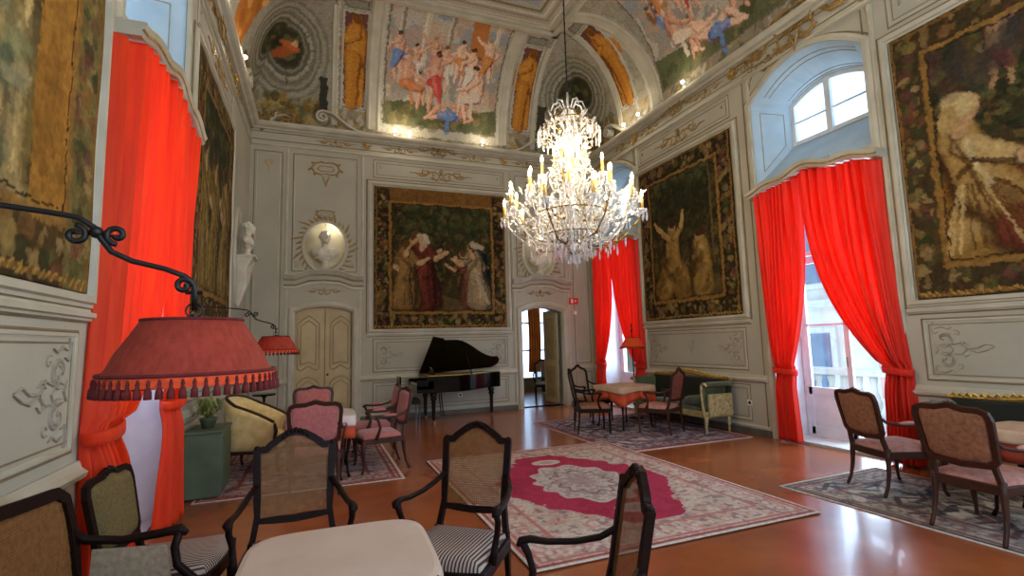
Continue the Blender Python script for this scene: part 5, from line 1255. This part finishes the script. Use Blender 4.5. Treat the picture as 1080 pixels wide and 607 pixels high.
# ================================================================== PIANO AND ITS CHAIR
def piano():
    t = thing('grand_piano', 'black grand piano with raised lid below the back wall tapestry', 'piano', (2.95, 10.72, 0), 0)
    # local: keyboard at -x, tail at +x, straight bass side at +y by the wall
    def outline(k=0):
        pts = [(-.85, -.62), (-.2, -.62)]
        for i in range(1, 13):
            q = i/12; pts.append((-.2+q*1.0, -.62+.62*(3*q*q-2*q*q*q)*.92))
        for i in range(1, 7):
            a = -pi/2+i/6*pi; pts.append((.8+.13*cos(a)*1.0, .1+.17*sin(a)*1.0+.0))
        pts += [(.8, .3), (-.85, .42)]
        return pts
    P = outline(); n = len(P)
    mb = MB(); mb.prism(P, .62, .95); mb.build('case', 'black', t, bev=.012)
    mb = MB(); mb.prism([(x*.97, y*.95) for x, y in P], .951, .962); mb.build('soundboard', 'gold', t)
    mb = MB(); mb.box((-.95, -.1, .70), (.24, 1.04, .14)); mb.box((-.9, -.59, .78), (.34, .06, .18)); mb.box((-.9, .39, .78), (.34, .06, .18)); mb.build('keybed', 'black', t, bev=.012)
    mb = MB(); mb.box((-.97, -.1, .78), (.15, .9, .02)); k_ = mb.build('keyboard', 'marble', t)
    mb = MB()
    for i in range(36):
        if i % 7 in (2, 6): continue
        mb.box((-.94, -.53+i*.0245, .797), (.09, .012, .014))
    mb.build('black_keys', 'black', k_)
    mb = MB(); mb.box((-.7, -.1, 1.02), (.02, .7, .22), ry=radians(-15)); mb.build('music_desk', 'black', t, bev=.004)
    # lid: hinged on the straight side, leaning up; its front leaf folded back
    h0 = Vector((0, .40, .965)); ang = radians(43)
    def lid(x, y): q = .40-y; return (x, h0.y-q*cos(ang), h0.z+q*sin(ang))
    L_ = [(x, y) for x, y in P if x > -.45]; L_ = [(-.45, -.62)]+L_[0:]+[(-.45, .41)]
    mb = MB(); vs = [lid(x*1.02, y) for x, y in L_]; off = Vector((0, sin(ang), cos(ang)))*.022; m = len(vs)
    mb.add(vs+[tuple(Vector(v)+off) for v in vs], [tuple(range(m)), tuple(range(m, 2*m))[::-1]]+[(i, (i+1) % m, m+(i+1) % m, m+i) for i in range(m)]); mb.build('lid', 'black', t)
    mb = MB(); q = [(-.45, -.62), (-.45, .41), (-.83, .41), (-.83, -.62)]
    vs = [lid(-.45, -.66), lid(-.45, .41), lid(-.84, .41), lid(-.70, -.74)]; vs = [tuple(Vector(v)+Vector((0, 0, .0))) for v in vs]
    mb.add(vs+[tuple(Vector(v)+off) for v in vs], [(0, 1, 2, 3), (7, 6, 5, 4), (0, 1, 5, 4), (1, 2, 6, 5), (2, 3, 7, 6), (3, 0, 4, 7)]); mb.build('front_lid_leaf', 'black', t)
    mb = MB(); mb.tube([(.1, -.5, .95), (.02, -.17, 1.62)], .012, 6); mb.build('lid_prop', 'black', t)
    for x, y in ((-.72, -.5), (-.72, .32), (.68, -.02)):
        mb = MB(); mb.lathe([(.018, .06), (.03, .08), (.035, .14), (.045, .45), (.07, .5), (.05, .53), (.075, .56), (.075, .63)], (x, y, 0), 12); l = mb.build('leg', 'black', t, smooth=True)
        mb = MB(); mb.lathe([(.012, .0), (.03, .0), (.03, .05), (.012, .07)], (x, y, 0), 10); mb.build('caster', 'bronze', l)
    mb = MB(); mb.box((-.45, -.1, .12), (.1, .26, .03)); mb.tube([(-.45, -.2, .12), (-.5, -.2, .62)], .014, 6); mb.tube([(-.45, 0, .12), (-.5, 0, .62)], .014, 6); mb.build('pedal_lyre', 'black', t)
    for k in (-1, 0, 1): mb = MB(); mb.box((-.53, -.1+k*.07, .1), (.12, .025, .01)); mb.build('pedal', 'bronze', t)
piano()
t = thing('piano_chair', 'black chair with a low back drawn up to the grand piano keyboard', 'chair', (1.78, 10.5, 0), radians(-90))
mb = MB(); pillow(mb, dense(rect(-.22, -.2, .22, .2), 4), lambda x, y, h: (x, y, .46+h), .06); mb.build('seat', 'blackfelt', t, smooth=True)
mb = MB(); mb.box((0, 0, .44), (.44, .4, .06)); mb.build('seat_frame', 'black', t, bev=.006)
mb = MB(); mb.box((0, -.2, .88), (.42, .03, .16)); mb.box((0, -.2, .66), (.36, .02, .06)); mb.build('backrest', 'black', t, bev=.006)
for sx in (-1, 1):
    mb = MB(); mb.tube([(sx*.19, -.2, .96), (sx*.19, -.19, .45), (sx*.19, -.22, 0)], .02, 4); mb.build('leg', 'black', t)
    mb = MB(); mb.tube([(sx*.19, .18, .45), (sx*.19, .18, 0)], .02, 4); mb.build('leg', 'black', t)

# ================================================================== SMALL FURNITURE BY THE LEFT WALL
t = thing('metal_cabinet', 'low green metal cabinet between the orange red curtain and the cream armchair', 'cabinet', (-1.13, 6.72, 0), 0)
mb = MB(); mb.box((0, 0, .36), (.36, .62, .68)); mb.build('body', 'greencase', t, bev=.01)
mb = MB(); mb.box((.185, 0, .36), (.012, .54, .56)); mb.build('door', 'greencase', t, bev=.004)
mb = MB(); mb.box((0, 0, .71), (.38, .66, .03)); mb.build('top', 'greencase', t, bev=.006)
mb = MB(); mb.box((0, 0, .02), (.3, .56, .04)); mb.build('base', 'blackfelt', t)
t = thing('potted_plant', 'low potted plant with dull green leaves on the green metal cabinet', 'plant', (-1.13, 6.68, .726), 0)
mb = MB(); mb.lathe([(.06, 0), (.09, .1), (.1, .11), (.08, .1)], seg=14); mb.build('pot', 'greencase', t, smooth=True)
mb = MB()
for k in range(60):
    a = random.uniform(0, 2*pi); l = random.uniform(.1, .22); h = random.uniform(.08, .24); c_ = Vector((cos(a), sin(a), 0)); s_ = Vector((-sin(a), cos(a), 0))*.018
    p0, p1, p2 = Vector((0, 0, .1)), c_*l*.6+Vector((0, 0, .1+h)), c_*l+Vector((0, 0, .08+h*.7)); mb.add([p0, p1+s_, p2, p1-s_], [(0, 1, 2, 3)])
mb.build('foliage', 'plant', t)
t = thing('pedestal_table', 'tall slim black pedestal table behind the cream armchair', 'table', (-.78, 9.2, .012))
mb = MB(); mb.lathe([(.0, .83), (.17, .83), (.18, .845), (.17, .86), (0, .86)], seg=24, cap=False); mb.build('tabletop', 'black', t, smooth=False)
mb = MB(); mb.lathe([(.03, .03), (.02, .1), (.018, .3), (.03, .4), (.018, .5), (.02, .78), (.05, .83)], seg=12); mb.build('pole', 'black', t, smooth=True)
for k in range(3):
    a = 2*pi*k/3+.3; mb = MB(); mb.tube([(0, 0, .14), (.1*cos(a), .1*sin(a), .12), (.2*cos(a), .2*sin(a), .0)], [.018, .015, .014], 6); mb.build('foot', 'black', t)

# ================================================================== CHANDELIER
CX, CY = 2.70, 4.95
def chandelier():
    t = thing('chandelier', 'large crystal chandelier with gilt candle lights hanging from the vault', 'chandelier', (CX, CY, 2.5))
    zb = 0.0                                          # local zero at 2.5 m
    mb = MB(); mb.tube([(0, 0, 1.95), (0, 0, ZT-2.5)], .008, 6)
    for k in range(int((ZT-2.5-1.95)/.12)): mb.lathe([(.006, 0), (.014, .02), (.006, .04)], (0, 0, 1.98+k*.12), 6)
    mb.build('suspension_chain', 'iron', t)
    mb = MB(); mb.lathe([(.003, -.06), (.03, -.04), (.036, -.02), (.02, .0), (.012, .03), (.02, .05), (.05, .12), (.03, .2), (.09, .3), (.12, .36), (.05, .45), (.03, .6), (.07, .72), (.04, .85), (.03, 1.0), (.06, 1.15), (.03, 1.3), (.025, 1.6), (.05, 1.72), (.02, 1.8), (.012, 1.98)], seg=14); mb.build('central_stem', 'crystal', t, smooth=True)
    mb = MB()
    for r, z in ((.2, 1.62), (.3, 1.5)): mb.tube([(r*cos(2*pi*i/32), r*sin(2*pi*i/32), z) for i in range(32)], .008, 6, closed=True)
    for k in range(12):
        a = 2*pi*k/12; mb.tube([(.03*cos(a), .03*sin(a), 1.78), (.14*cos(a), .14*sin(a), 1.72), (.26*cos(a), .26*sin(a), 1.6), (.31*cos(a), .31*sin(a), 1.48), (.36*cos(a), .36*sin(a), 1.53)], .006, 6)
    mb.build('crown_hoops', 'bronze', t, smooth=True)
    mb = MB()
    for r, z in ((.34, .28), (.2, .18), (.14, .98), (.42, .52)): mb.tube([(r*cos(2*pi*i/32), r*sin(2*pi*i/32), z) for i in range(32)], .008, 6, closed=True)
    for k in range(12):
        a = 2*pi*k/12; mb.tube([(.03*cos(a), .03*sin(a), .06), (.2*cos(a), .2*sin(a), .18), (.34*cos(a), .34*sin(a), .28), (.3*cos(a), .3*sin(a), .42), (.12*cos(a), .12*sin(a), .6), (.05*cos(a), .05*sin(a), .8)], .004, 6)
    mb.build('bronze_cage', 'bronze', t, smooth=True)
    candles = []                                       # radius, height of the cup, angle
    for k in range(10): candles.append((.78, .52, 2*pi*k/10+.1)); candles.append((.70, .66, 2*pi*(k+.5)/10+.1))
    for k in range(8): candles.append((.46, .88, 2*pi*k/8+.35))
    for k in range(4): candles.append((.2, 1.10, 2*pi*k/4+.6))
    cup = MB(); cup.lathe([(.008, -.05), (.03, -.02), (.05, .0), (.052, .01), (.02, .008), (.016, .02)], seg=12)
    slv = MB(); slv.lathe([(.0165, .01), (.0165, .15), (.006, .152)], seg=10)
    blb = MB(); blb.lathe([(.004, .15), (.013, .165), (.017, .185), (.012, .21), (.002, .235)], seg=10)
    m_c, m_s, m_b = cup.mesh('drip_cup', M['crystal'], True), slv.mesh('candle', M['candle'], True), blb.mesh('bulb', M['bulb'], True)
    def hang(mb, p, l, w=.011):                        # one cut drop on its little chain
        x, y, z = p; mb.lathe([(.001, 0), (.005, -.01), (.001, -.02), (w*.6, -.03), (w, -l*.62), (w*.7, -l*.85), (.001, -l)], (x, y, z), 6, cap=False)
    for i, (r, z, a) in enumerate(candles):
        c_, s_ = cos(a), sin(a); mb = MB()
        zs = {.78: .3, .70: .36, .46: .6, .2: .85}[r]
        P = [(.03, zs), (r*.3, zs-.16), (r*.62, zs-.14), (r*.86, zs+.04), (r, z-.04)]
        P = [(P[0])]+[(P[k-1][0]*(1-q)+P[k][0]*q, P[k-1][1]*(1-q)+P[k][1]*q) for k in range(1, 5) for q in (.5, 1)]
        mb.tube([(p[0]*c_, p[0]*s_, p[1]) for p in P], .009, 6)
        for q in (2, 4, 6): mb.ball((P[q][0]*c_, P[q][0]*s_, P[q][1]+.02), .02, 6, 4)
        arm = mb.build('arm', 'crystal' if i % 3 else 'bronze', t, smooth=True)
        for nm, me in (('drip_cup', m_c), ('candle', m_s), ('bulb', m_b)):
            o = bpy.data.objects.new(nm, me); COL.objects.link(o); o.parent = t; o.location = (r*c_, r*s_, z)
        light('candle_light', 'POINT', (CX+r*c_, CY+r*s_, 2.5+z+.27), 5.2*CHAND, (1, .80, .52), radius=.03)
        for k in range(6):
            b = 2*pi*k/6; 
            mb = MB() if k == 0 else mb; hang(mb, (r*c_+.048*cos(b), r*s_+.048*sin(b), z-.0), random.uniform(.08, .13))
        for k in range(5): q = P[1+k]; hang(mb, (q[0]*c_, q[0]*s_, q[1]-.01), random.uniform(.08, .15), .012)
        mb.build('arm_pendants', 'crystal', arm)['kind'] = 'stuff'
    def fringe(name, r, z, n, l0, l1, rr=.0):
        mb = MB()
        for k in range(n):
            a = 2*pi*k/n; q = r+random.uniform(-rr, rr); hang(mb, (q*cos(a), q*sin(a), z+random.uniform(-.02, .02)), random.uniform(l0, l1), .013)
        o = mb.build(name, 'crystal', t); o['kind'] = 'stuff'
    fringe('crown_pendants', .36, 1.53, 30, .12, .2); fringe('crown_pendants', .27, 1.6, 22, .1, .16, .03); fringe('crown_pendants', .12, 1.5, 14, .15, .4, .04)
    fringe('basket_pendants', .34, .27, 30, .08, .16); fringe('basket_pendants', .2, .16, 20, .08, .18, .03); fringe('basket_pendants', .42, .52, 34, .1, .16, .03); fringe('basket_pendants', .06, .05, 10, .08, .16, .02)
    mb = MB()                                          # strings of beads swagged between the arms and up the stem
    def swag(p, q, sag, n=16):
        for i in range(1, n): s = i/n; mb.ball((p[0]+(q[0]-p[0])*s, p[1]+(q[1]-p[1])*s, p[2]+(q[2]-p[2])*s-sag*4*s*(1-s)), .0085, 5, 3)
    for k in range(20):
        a, b = 2*pi*k/20+.1, 2*pi*(k+1)/20+.1; r0, z0 = ((.78, .50), (.70, .64))[k % 2]; r1, z1 = ((.78, .50), (.70, .64))[(k+1) % 2]
        swag((r0*cos(a), r0*sin(a), z0), (r1*cos(b), r1*sin(b), z1), .08, 12); swag((r0*cos(a), r0*sin(a), z0), (.46*cos(a), .46*sin(a), .84), .12, 14); swag((.2*cos(a), .2*sin(a), 1.0), (.05*cos(a), .05*sin(a), 1.55), .03, 20)
        swag((.46*cos(a), .46*sin(a), .84), (.12*cos(a), .12*sin(a), 1.25), .06, 16)
        swag((.36*cos(a), .36*sin(a), 1.53), (.05*cos(a), .05*sin(a), 1.75), .04, 14); swag((.34*cos(a), .34*sin(a), .28), (.05*cos(a), .05*sin(a), .02), .06, 12); swag((.42*cos(a), .42*sin(a), .5), (.34*cos(a), .34*sin(a), .28), .05, 10)
    o = mb.build('bead_strings', 'crystal', t, smooth=True); o['kind'] = 'stuff'
    mb = MB()                                          # leaves and spears of cut glass
    for k in range(620):
        a = random.uniform(0, 2*pi); z = random.choice([random.uniform(.12, .7), random.uniform(.35, .7), random.uniform(.8, 1.62)]); r = (random.uniform(.15, .78)*min(1, .35+z*1.1) if z < .8 else random.uniform(.04, .2)+(.12 if z > 1.4 else 0))
        u = Vector((cos(a), sin(a), random.uniform(-.3, 1.6))).normalized(); p = Vector((r*cos(a), r*sin(a), z)); l = random.uniform(.05, .12); mb.tube([p, p+u*l*.5, p+u*l], [.003, .015, .002], 5)
    o = mb.build('glass_spears', 'crystal', t); o['kind'] = 'stuff'
    mb = MB()
    for k in range(9):
        a = 2*pi*k/9; mb.tube([(.03*cos(a), .03*sin(a), 1.72), (.1*cos(a), .1*sin(a), 1.86), (.17*cos(a), .17*sin(a), 1.84), (.2*cos(a), .2*sin(a), 1.76)], [.008, .012, .01, .004], 6)
    mb.build('crystal_plumes', 'crystal', t, smooth=True)
chandelier()

# ================================================================== LAMPS
def lampshade(t, z, r0, r1, h, m, n_tas, tas=True, fr=.045):
    mb = MB(); N = 48; sx = 1.0
    prof_ = [(r1, z), (r1*.93, z+h*.12), (r0+(r1-r0)*.62, z+h*.4), (r0+(r1-r0)*.3, z+h*.7), (r0, z+h), (r0-.006, z+h)]
    mb.lathe(prof_+[(q-.005, w) for q, w in prof_[::-1]][1:], seg=N, cap=False); sh = mb.build('lampshade', m, t, smooth=True)
    mb = MB(); mb.tube([((r0)*cos(2*pi*i/40), r0*sin(2*pi*i/40), z+h) for i in range(40)], .005, 6, closed=True); mb.tube([((r1+.002)*cos(2*pi*i/40), (r1+.002)*sin(2*pi*i/40), z+.004) for i in range(40)], .006, 6, closed=True); mb.build('shade_piping', 'fringe', sh)
    mb = MB(); mb.lathe([(r1+.003, z), (r1+.006, z-fr*.55)], seg=N, cap=False); mb.build('fringe_band', 'fringeorg', sh)
    if tas:
        mb = MB()
        for k in range(n_tas):
            a = 2*pi*k/n_tas; x, y = (r1+.007)*cos(a), (r1+.007)*sin(a)
            mb.lathe([(.002, -.0), (.005, -fr*.25), (.0035, -fr*.35), (.0085, -fr*.6), (.0095, -fr), (.001, -fr)], (x, y, z-.004), 7, cap=False)
        o = mb.build('tassel_fringe', 'fringe', sh, smooth=True); o['kind'] = 'stuff'
    mb = MB()
    for k in range(3):
        a = 2*pi*k/3; mb.tube([(0, 0, z+h+.012), (r0*cos(a), r0*sin(a), z+h-.003)], .003, 6)
    mb.lathe([(.012, z+h-.1), (.016, z+h-.02), (.01, z+h+.02)], seg=10); mb.build('shade_carrier', 'iron', sh)
    mb = MB(); mb.ball((0, 0, z+h-.15), .028); mb.build('bulb', 'marble', sh, smooth=True)
def bracket_lamp(x, y, ztop, r0, r1, h, label, yw, zw, m='shade', n=56, thick=1.0, fr=.05):
    """shade hung from a long scrolled iron arm that is fixed to the left wall"""
    t = thing('wall_lamp', label, 'lamp', (x, y, 0))
    z0 = ztop-h; lampshade(t, z0, r0, r1, h, m, n, True, fr)
    e = Vector((0, 0, ztop+.03)); w = Vector((XL-x, yw-y, zw)); d = (w-e); dh = Vector((d.x, d.y, 0)); L = dh.length; dh = dh/L
    P = lambda s, z: tuple(dh*s+Vector((0, 0, z)))
    k = thick
    mb = MB(); mb.tube([P(0, ztop+.03), P(0, ztop+.09), P(.006, ztop+.115), P(.03, ztop+.135), P(.08, ztop+.155), P(.16, ztop+.175), P(.21, ztop+.2), P(.235, ztop+.235), P(.255, ztop+.27), P(.29, ztop+.295), P(.36, ztop+.305), P(.5, ztop+.32), P(L*.85, ztop+.34), P(L, zw)], .0085*k, 8)
    def curl(s, z, r, a0, tr): mb.tube([P(s+(r+(.006-r)*i/20)*cos(a0+tr*2*pi*i/20), z+(r+(.006-r)*i/20)*sin(a0+tr*2*pi*i/20)) for i in range(21)], [.0085*k]*20+[.013*k], 8)
    curl(.295, ztop+.245, .028, pi/2, 1.2); curl(.2, ztop+.25, .028, -pi/2, 1.2); curl(.03, ztop+.105, .024, pi, -1.2); mb.ball(P(.248, ztop+.255), .018*k, 8, 6)
    curl(min(L*.78, .66), ztop+.40, .05, -pi/2, 1.2)
    mb.build('iron_arm', 'iron', t, smooth=True)
    mb = MB(); mb.tube([(.022*cos(2*pi*i/16), 0, ztop+.03+.022*sin(2*pi*i/16)) for i in range(16)], .003*k, 6, closed=True); mb.tube([(.02, 0, ztop+.085), (-.025, 0, ztop+.085)], .007*k, 6); mb.build('hanging_ring', 'iron', t)
    mb = MB(); mb.box((w.x+.012, w.y, w.z), (.024, .07, .24)); mb.build('wall_plate', 'iron', t, bev=.006)
bracket_lamp(-.345, 1.76, 1.69, .131, .222, .157, 'large red fringed lampshade hanging from a scrolled iron arm in front of the curtain', 1.70, 2.02)
bracket_lamp(-.42, 6.15, 1.73, .14, .235, .15, 'small red lampshade on an iron arm in front of the closed double door', 6.19, 1.86, 'shade', 40, .8)
t = thing('floor_lamp', 'floor lamp with orange shade on a dark pole beside the olive settee', 'lamp', (6.02, 8.72, .012))
mb = MB(); mb.lathe([(.15, 0), (.15, .02), (.03, .04), (.012, .06)], seg=20); mb.build('base', 'iron', t, smooth=True)
mb = MB(); mb.tube([(0, 0, .04), (0, 0, 1.86)], .013, 8); mb.lathe([(.012, 1.7), (.022, 1.74), (.012, 1.8), (.018, 1.86), (.002, 1.92)], seg=8); mb.build('pole', 'iron', t, smooth=True)
lampshade(t, 1.42, .13, .24, .19, 'shadeorg', 44, True, .03)

# ================================================================== BUSTS, SPOTLIGHTS, SIGN, SOCKETS
def bust(loc, rz, label, s=1.0, turn=.3):
    t = thing('bust', label, 'sculpture', loc, rz)
    mb = MB(); mb.lathe([(.085*s, 0), (.085*s, .03*s), (.05*s, .06*s), (.045*s, .1*s), (.07*s, .13*s)], seg=18); mb.build('socle', 'marble', t, smooth=True)
    mb = MB(); R = Matrix.Rotation(turn, 3, 'Z'); z = .12*s
    def B(c, r, T=None): mb.ball((c[0]*s, c[1]*s, z+c[2]*s), tuple(q*s for q in r), 14, 10, T)
    B((0, 0, .14), (.13, .09, .15)); B((-.12, 0, .17), (.11, .085, .09)); B((.12, 0, .17), (.11, .085, .09)); B((0, .02, .08), (.1, .08, .09)); B((-.08, .05, .15), (.07, .05, .09)); B((.08, .05, .15), (.07, .05, .09))
    for k in range(7): mb.tube([tuple(Vector((-.2+.04*k, .05, z/s+.19-.01*k))*s), tuple(Vector((-.08+.035*k, .105, z/s+.11-.01*k))*s), tuple(Vector((.05+.02*k, .085, z/s+.05))*s)], .012*s, 6)
    mb.lathe([(.06*s, .2*s), (.052*s, .27*s), (.055*s, .34*s)], (0, .0, z), 14)
    h = Vector((0, .015, .42)); 
    def H(c, r): q = h+R @ Vector(c); B(tuple(q), r, R)
    H((0, 0, 0), (.078, .095, .11)); H((0, .03, -.05), (.06, .065, .06)); H((0, .1, -.005), (.014, .024, .03)); H((0, .085, -.045), (.025, .014, .01)); H((0, .08, -.085), (.025, .022, .022))
    for q in (-1, 1): H((q*.03, .083, .02), (.016, .012, .01)); H((q*.078, 0, -.005), (.012, .022, .032)); H((q*.03, .088, .035), (.024, .012, .008))
    for k in range(26): a = random.uniform(0, 2*pi); b = random.uniform(.1, 1.3); v = Vector((sin(b)*cos(a)*.082, sin(b)*sin(a)*.1-.012, cos(b)*.112)); 
    for k in range(26):
        a = random.uniform(.2, 2*pi-.2)-pi/2*0+pi/2; b = random.uniform(.1, 1.5); v = (sin(b)*cos(a)*.08, sin(b)*sin(a)*.098-.015, cos(b)*.108)
        if v[1] > .05 and v[2] < .07: continue
        H(v, (.024, .024, .02))
    o = mb.build('figure', 'marble', t, smooth=True); x = o.modifiers.new('r', 'REMESH'); x.mode = 'VOXEL'; x.voxel_size = .009; x.use_smooth_shade = True
    return t
b = bust((NX[0], YB-.03, 3.255), pi, 'white bust lit in the niche above the closed double door', 1.25, .35)
bust((NX[1], YB-.03, 3.255), pi, 'white bust in the niche above the open doorway', 1.25, -.3)
bust((XL+.17, 9.95, 3.25), -pi/2, 'pale bust on a stucco bracket high on the wall near the room corner', .95, .2)
mb = MB(); pts = [(9.7, 3.2), (10.2, 3.2), (10.15, 3.0), (10.05, 2.7), (9.98, 2.35), (9.92, 2.35), (9.85, 2.7), (9.75, 3.0)]
mb.add([(XL+.02, y, z) for y, z in pts]+[(XL+.02+(.26 if z > 3.1 else .14 if z > 2.6 else .04), y, z) for y, z in pts], [tuple(range(8))[::-1], tuple(range(8, 16))]+[(i, (i+1) % 8, 8+(i+1) % 8, 8+i) for i in range(8)])
mb.box((XL+.17, 9.95, 3.22), (.32, .5, .05)); o = mb.build('wall_bracket', 'marble', center=True, bev=.02); tag(o, 'white stucco bracket carrying the bust near the room corner', 'bracket')
mb = MB()
for f in (1, -1): leafy(mb, 'L', [(9.95+f*.1, 2.4), (9.95+f*.2, 2.7), (9.95+f*.28, 3.0), (9.95+f*.34, 3.3), (9.95+f*.3, 3.7), (9.95+f*.15, 4.1)], .08, .12, f, 3, .04)
trim(mb, 'mould')
for x in NX: light('niche_light', 'POINT', (x+.12, YB-.02, 4.1), 9*SPOT, (1, .9, .68), radius=.03)
SP = [('B', 1.62), ('B', 1.95), ('B', 3.72), ('R', 9.3), ('R', 8.75), ('R', 7.3), ('R', 4.2), ('R', 2.4), ('L', 9.0), ('L', 7.2), ('L', 4.5), ('L', 2.2), ('F', 1.4), ('F', 3.9)]
where = {'B': 'above the back wall tapestry', 'R': 'above the wall with the balcony window', 'L': 'above the wall with the orange red curtains', 'F': 'on the cornice behind the camera'}
for i, (w_, u) in enumerate(SP):
    p = W(w_, u, 6.42, .1); t = thing('spotlight', 'small lit spotlight on the cornice '+where[w_], 'spotlight', p, group='cornice spotlights '+where[w_])
    n = Vector(W(w_, u, 0, 1))-Vector(W(w_, u, 0, 0))
    mb = MB(); mb.box((0, 0, -.03), (.08, .08, .02)); mb.tube([(0, 0, -.02), (0, 0, .03)], .012, 6); mb.build('mount', 'whitewood', t)
    mb = MB(); mb.tube([Vector((0, 0, .03))-n*.04, Vector((0, 0, .05))+n*.05], .036, 12); mb.build('lamp_head', 'whitewood', t, smooth=False)
    mb = MB(); mb.ball(Vector((0, 0, .055))+n*.06, .034, 10, 6); mb.build('lens', 'spotglow', t, smooth=True)
    light('spot_light', 'POINT', tuple(Vector(p)+n*.22+Vector((0, 0, .12))), 20*SPOT, (1, .88, .68), radius=.05)
t = thing('exit_sign', 'small red sign with white pictogram on the wall between the doorway and the far curtains', 'sign', (6.12, YB-.02, 2.52))
mb = MB(); mb.box((0, 0, .07), (.26, .03, .16)); mb.build('plate', 'signred', t, bev=.004)
mb = MB(); mb.box((-.05, -.018, .07), (.05, .004, .1)); mb.prism([(.0, .0), (.05, .035), (.0, .07)], 0, .004, Matrix(((1, 0, 0, .03), (0, 0, -1, -.016), (0, 1, 0, .035), (0, 0, 0, 1)))); mb.build('pictogram', 'signwhite', t)
t = thing('alarm_call_point', 'small white and red alarm box under the red sign', 'alarm', (6.16, YB-.02, 2.26))
mb = MB(); mb.box((0, 0, .05), (.07, .04, .12)); mb.build('housing', 'signwhite', t, bev=.006)
mb = MB(); mb.box((0, -.022, .09), (.05, .004, .03)); mb.build('lens', 'signred', t)
for w_, u, lb in (('R', 6.42, 'small wall socket beside the olive settee, low on the panelling'), ('B', 3.1, 'small wall socket on the back wall under the grand piano')):
    p = W(w_, u, .5 if w_ == 'R' else .42, 0); d_ = (.012, .09, .09) if w_ == 'R' else (.09, .012, .09)
    t = thing('wall_socket', lb, 'socket', p); mb = MB(); mb.box((0, 0, 0), d_); mb.build('plate', 'signwhite', t, bev=.004)
    mb = MB(); n = Vector(W(w_, u, 0, 1))-Vector(W(w_, u, 0, 0)); mb.tube([n*.006, n*.012], .028, 12); mb.build('outlet', 'blackfelt', t)

# ================================================================== FURNITURE GLIMPSED IN THE ADJOINING ROOM
t = thing('door_leaf_open', 'ochre door leaf standing open inside the doorway', 'door', (DR+.55, YB+.32, 0), radians(100))
mb = MB(); mb.box((.3, 0, 1.2), (.58, .04, 2.36)); mb.build('panel', 'cream', t, bev=.004)
mb = MB()
for z, h in ((.55, .8), (1.65, 1.1)): mb.box((.3, .022, z), (.4, .01, h)); mb.box((.3, -.022, z), (.4, .01, h))
mb.build('moulding', 'creamdk', t, bev=.004)
copy_tree(A, (5.95, 12.9, 0), face(-.3, -1), 'dark chair just beyond the open doorway in the adjoining room')
t = thing('writing_cabinet', 'dark wooden cabinet in the adjoining room seen through the open doorway', 'cabinet', (6.85, 14.3, 0))
mb = MB(); mb.box((0, 0, .5), (.5, .5, .96)); mb.build('body', 'darkwood', t, bev=.01)
mb = MB(); mb.box((0, 0, 1.0), (.56, .56, .04)); mb.build('top', 'darkwood', t, bev=.006)
for z in (.3, .7): mb = MB(); mb.box((0, -.26, z), (.42, .02, .32)); d_ = mb.build('drawer', 'brownwood', t, bev=.004); mb = MB(); mb.ball((0, -.28, z), .015); mb.build('knob', 'bronze', d_)
mb = MB()
t = thing('candelabrum', 'dark branched candelabrum on the cabinet in the adjoining room', 'candelabrum', (6.85, 14.3, 1.02))
mb = MB(); mb.lathe([(.08, 0), (.02, .04), (.015, .3), (.03, .34), (.012, .5)], seg=10); mb.build('stem', 'iron', t, smooth=True)
for s in (-1, 1): mb = MB(); mb.tube([(0, 0, .3), (s*.08, 0, .26), (s*.14, 0, .36), (s*.14, 0, .48)], .01, 6); mb.build('arm', 'iron', t)
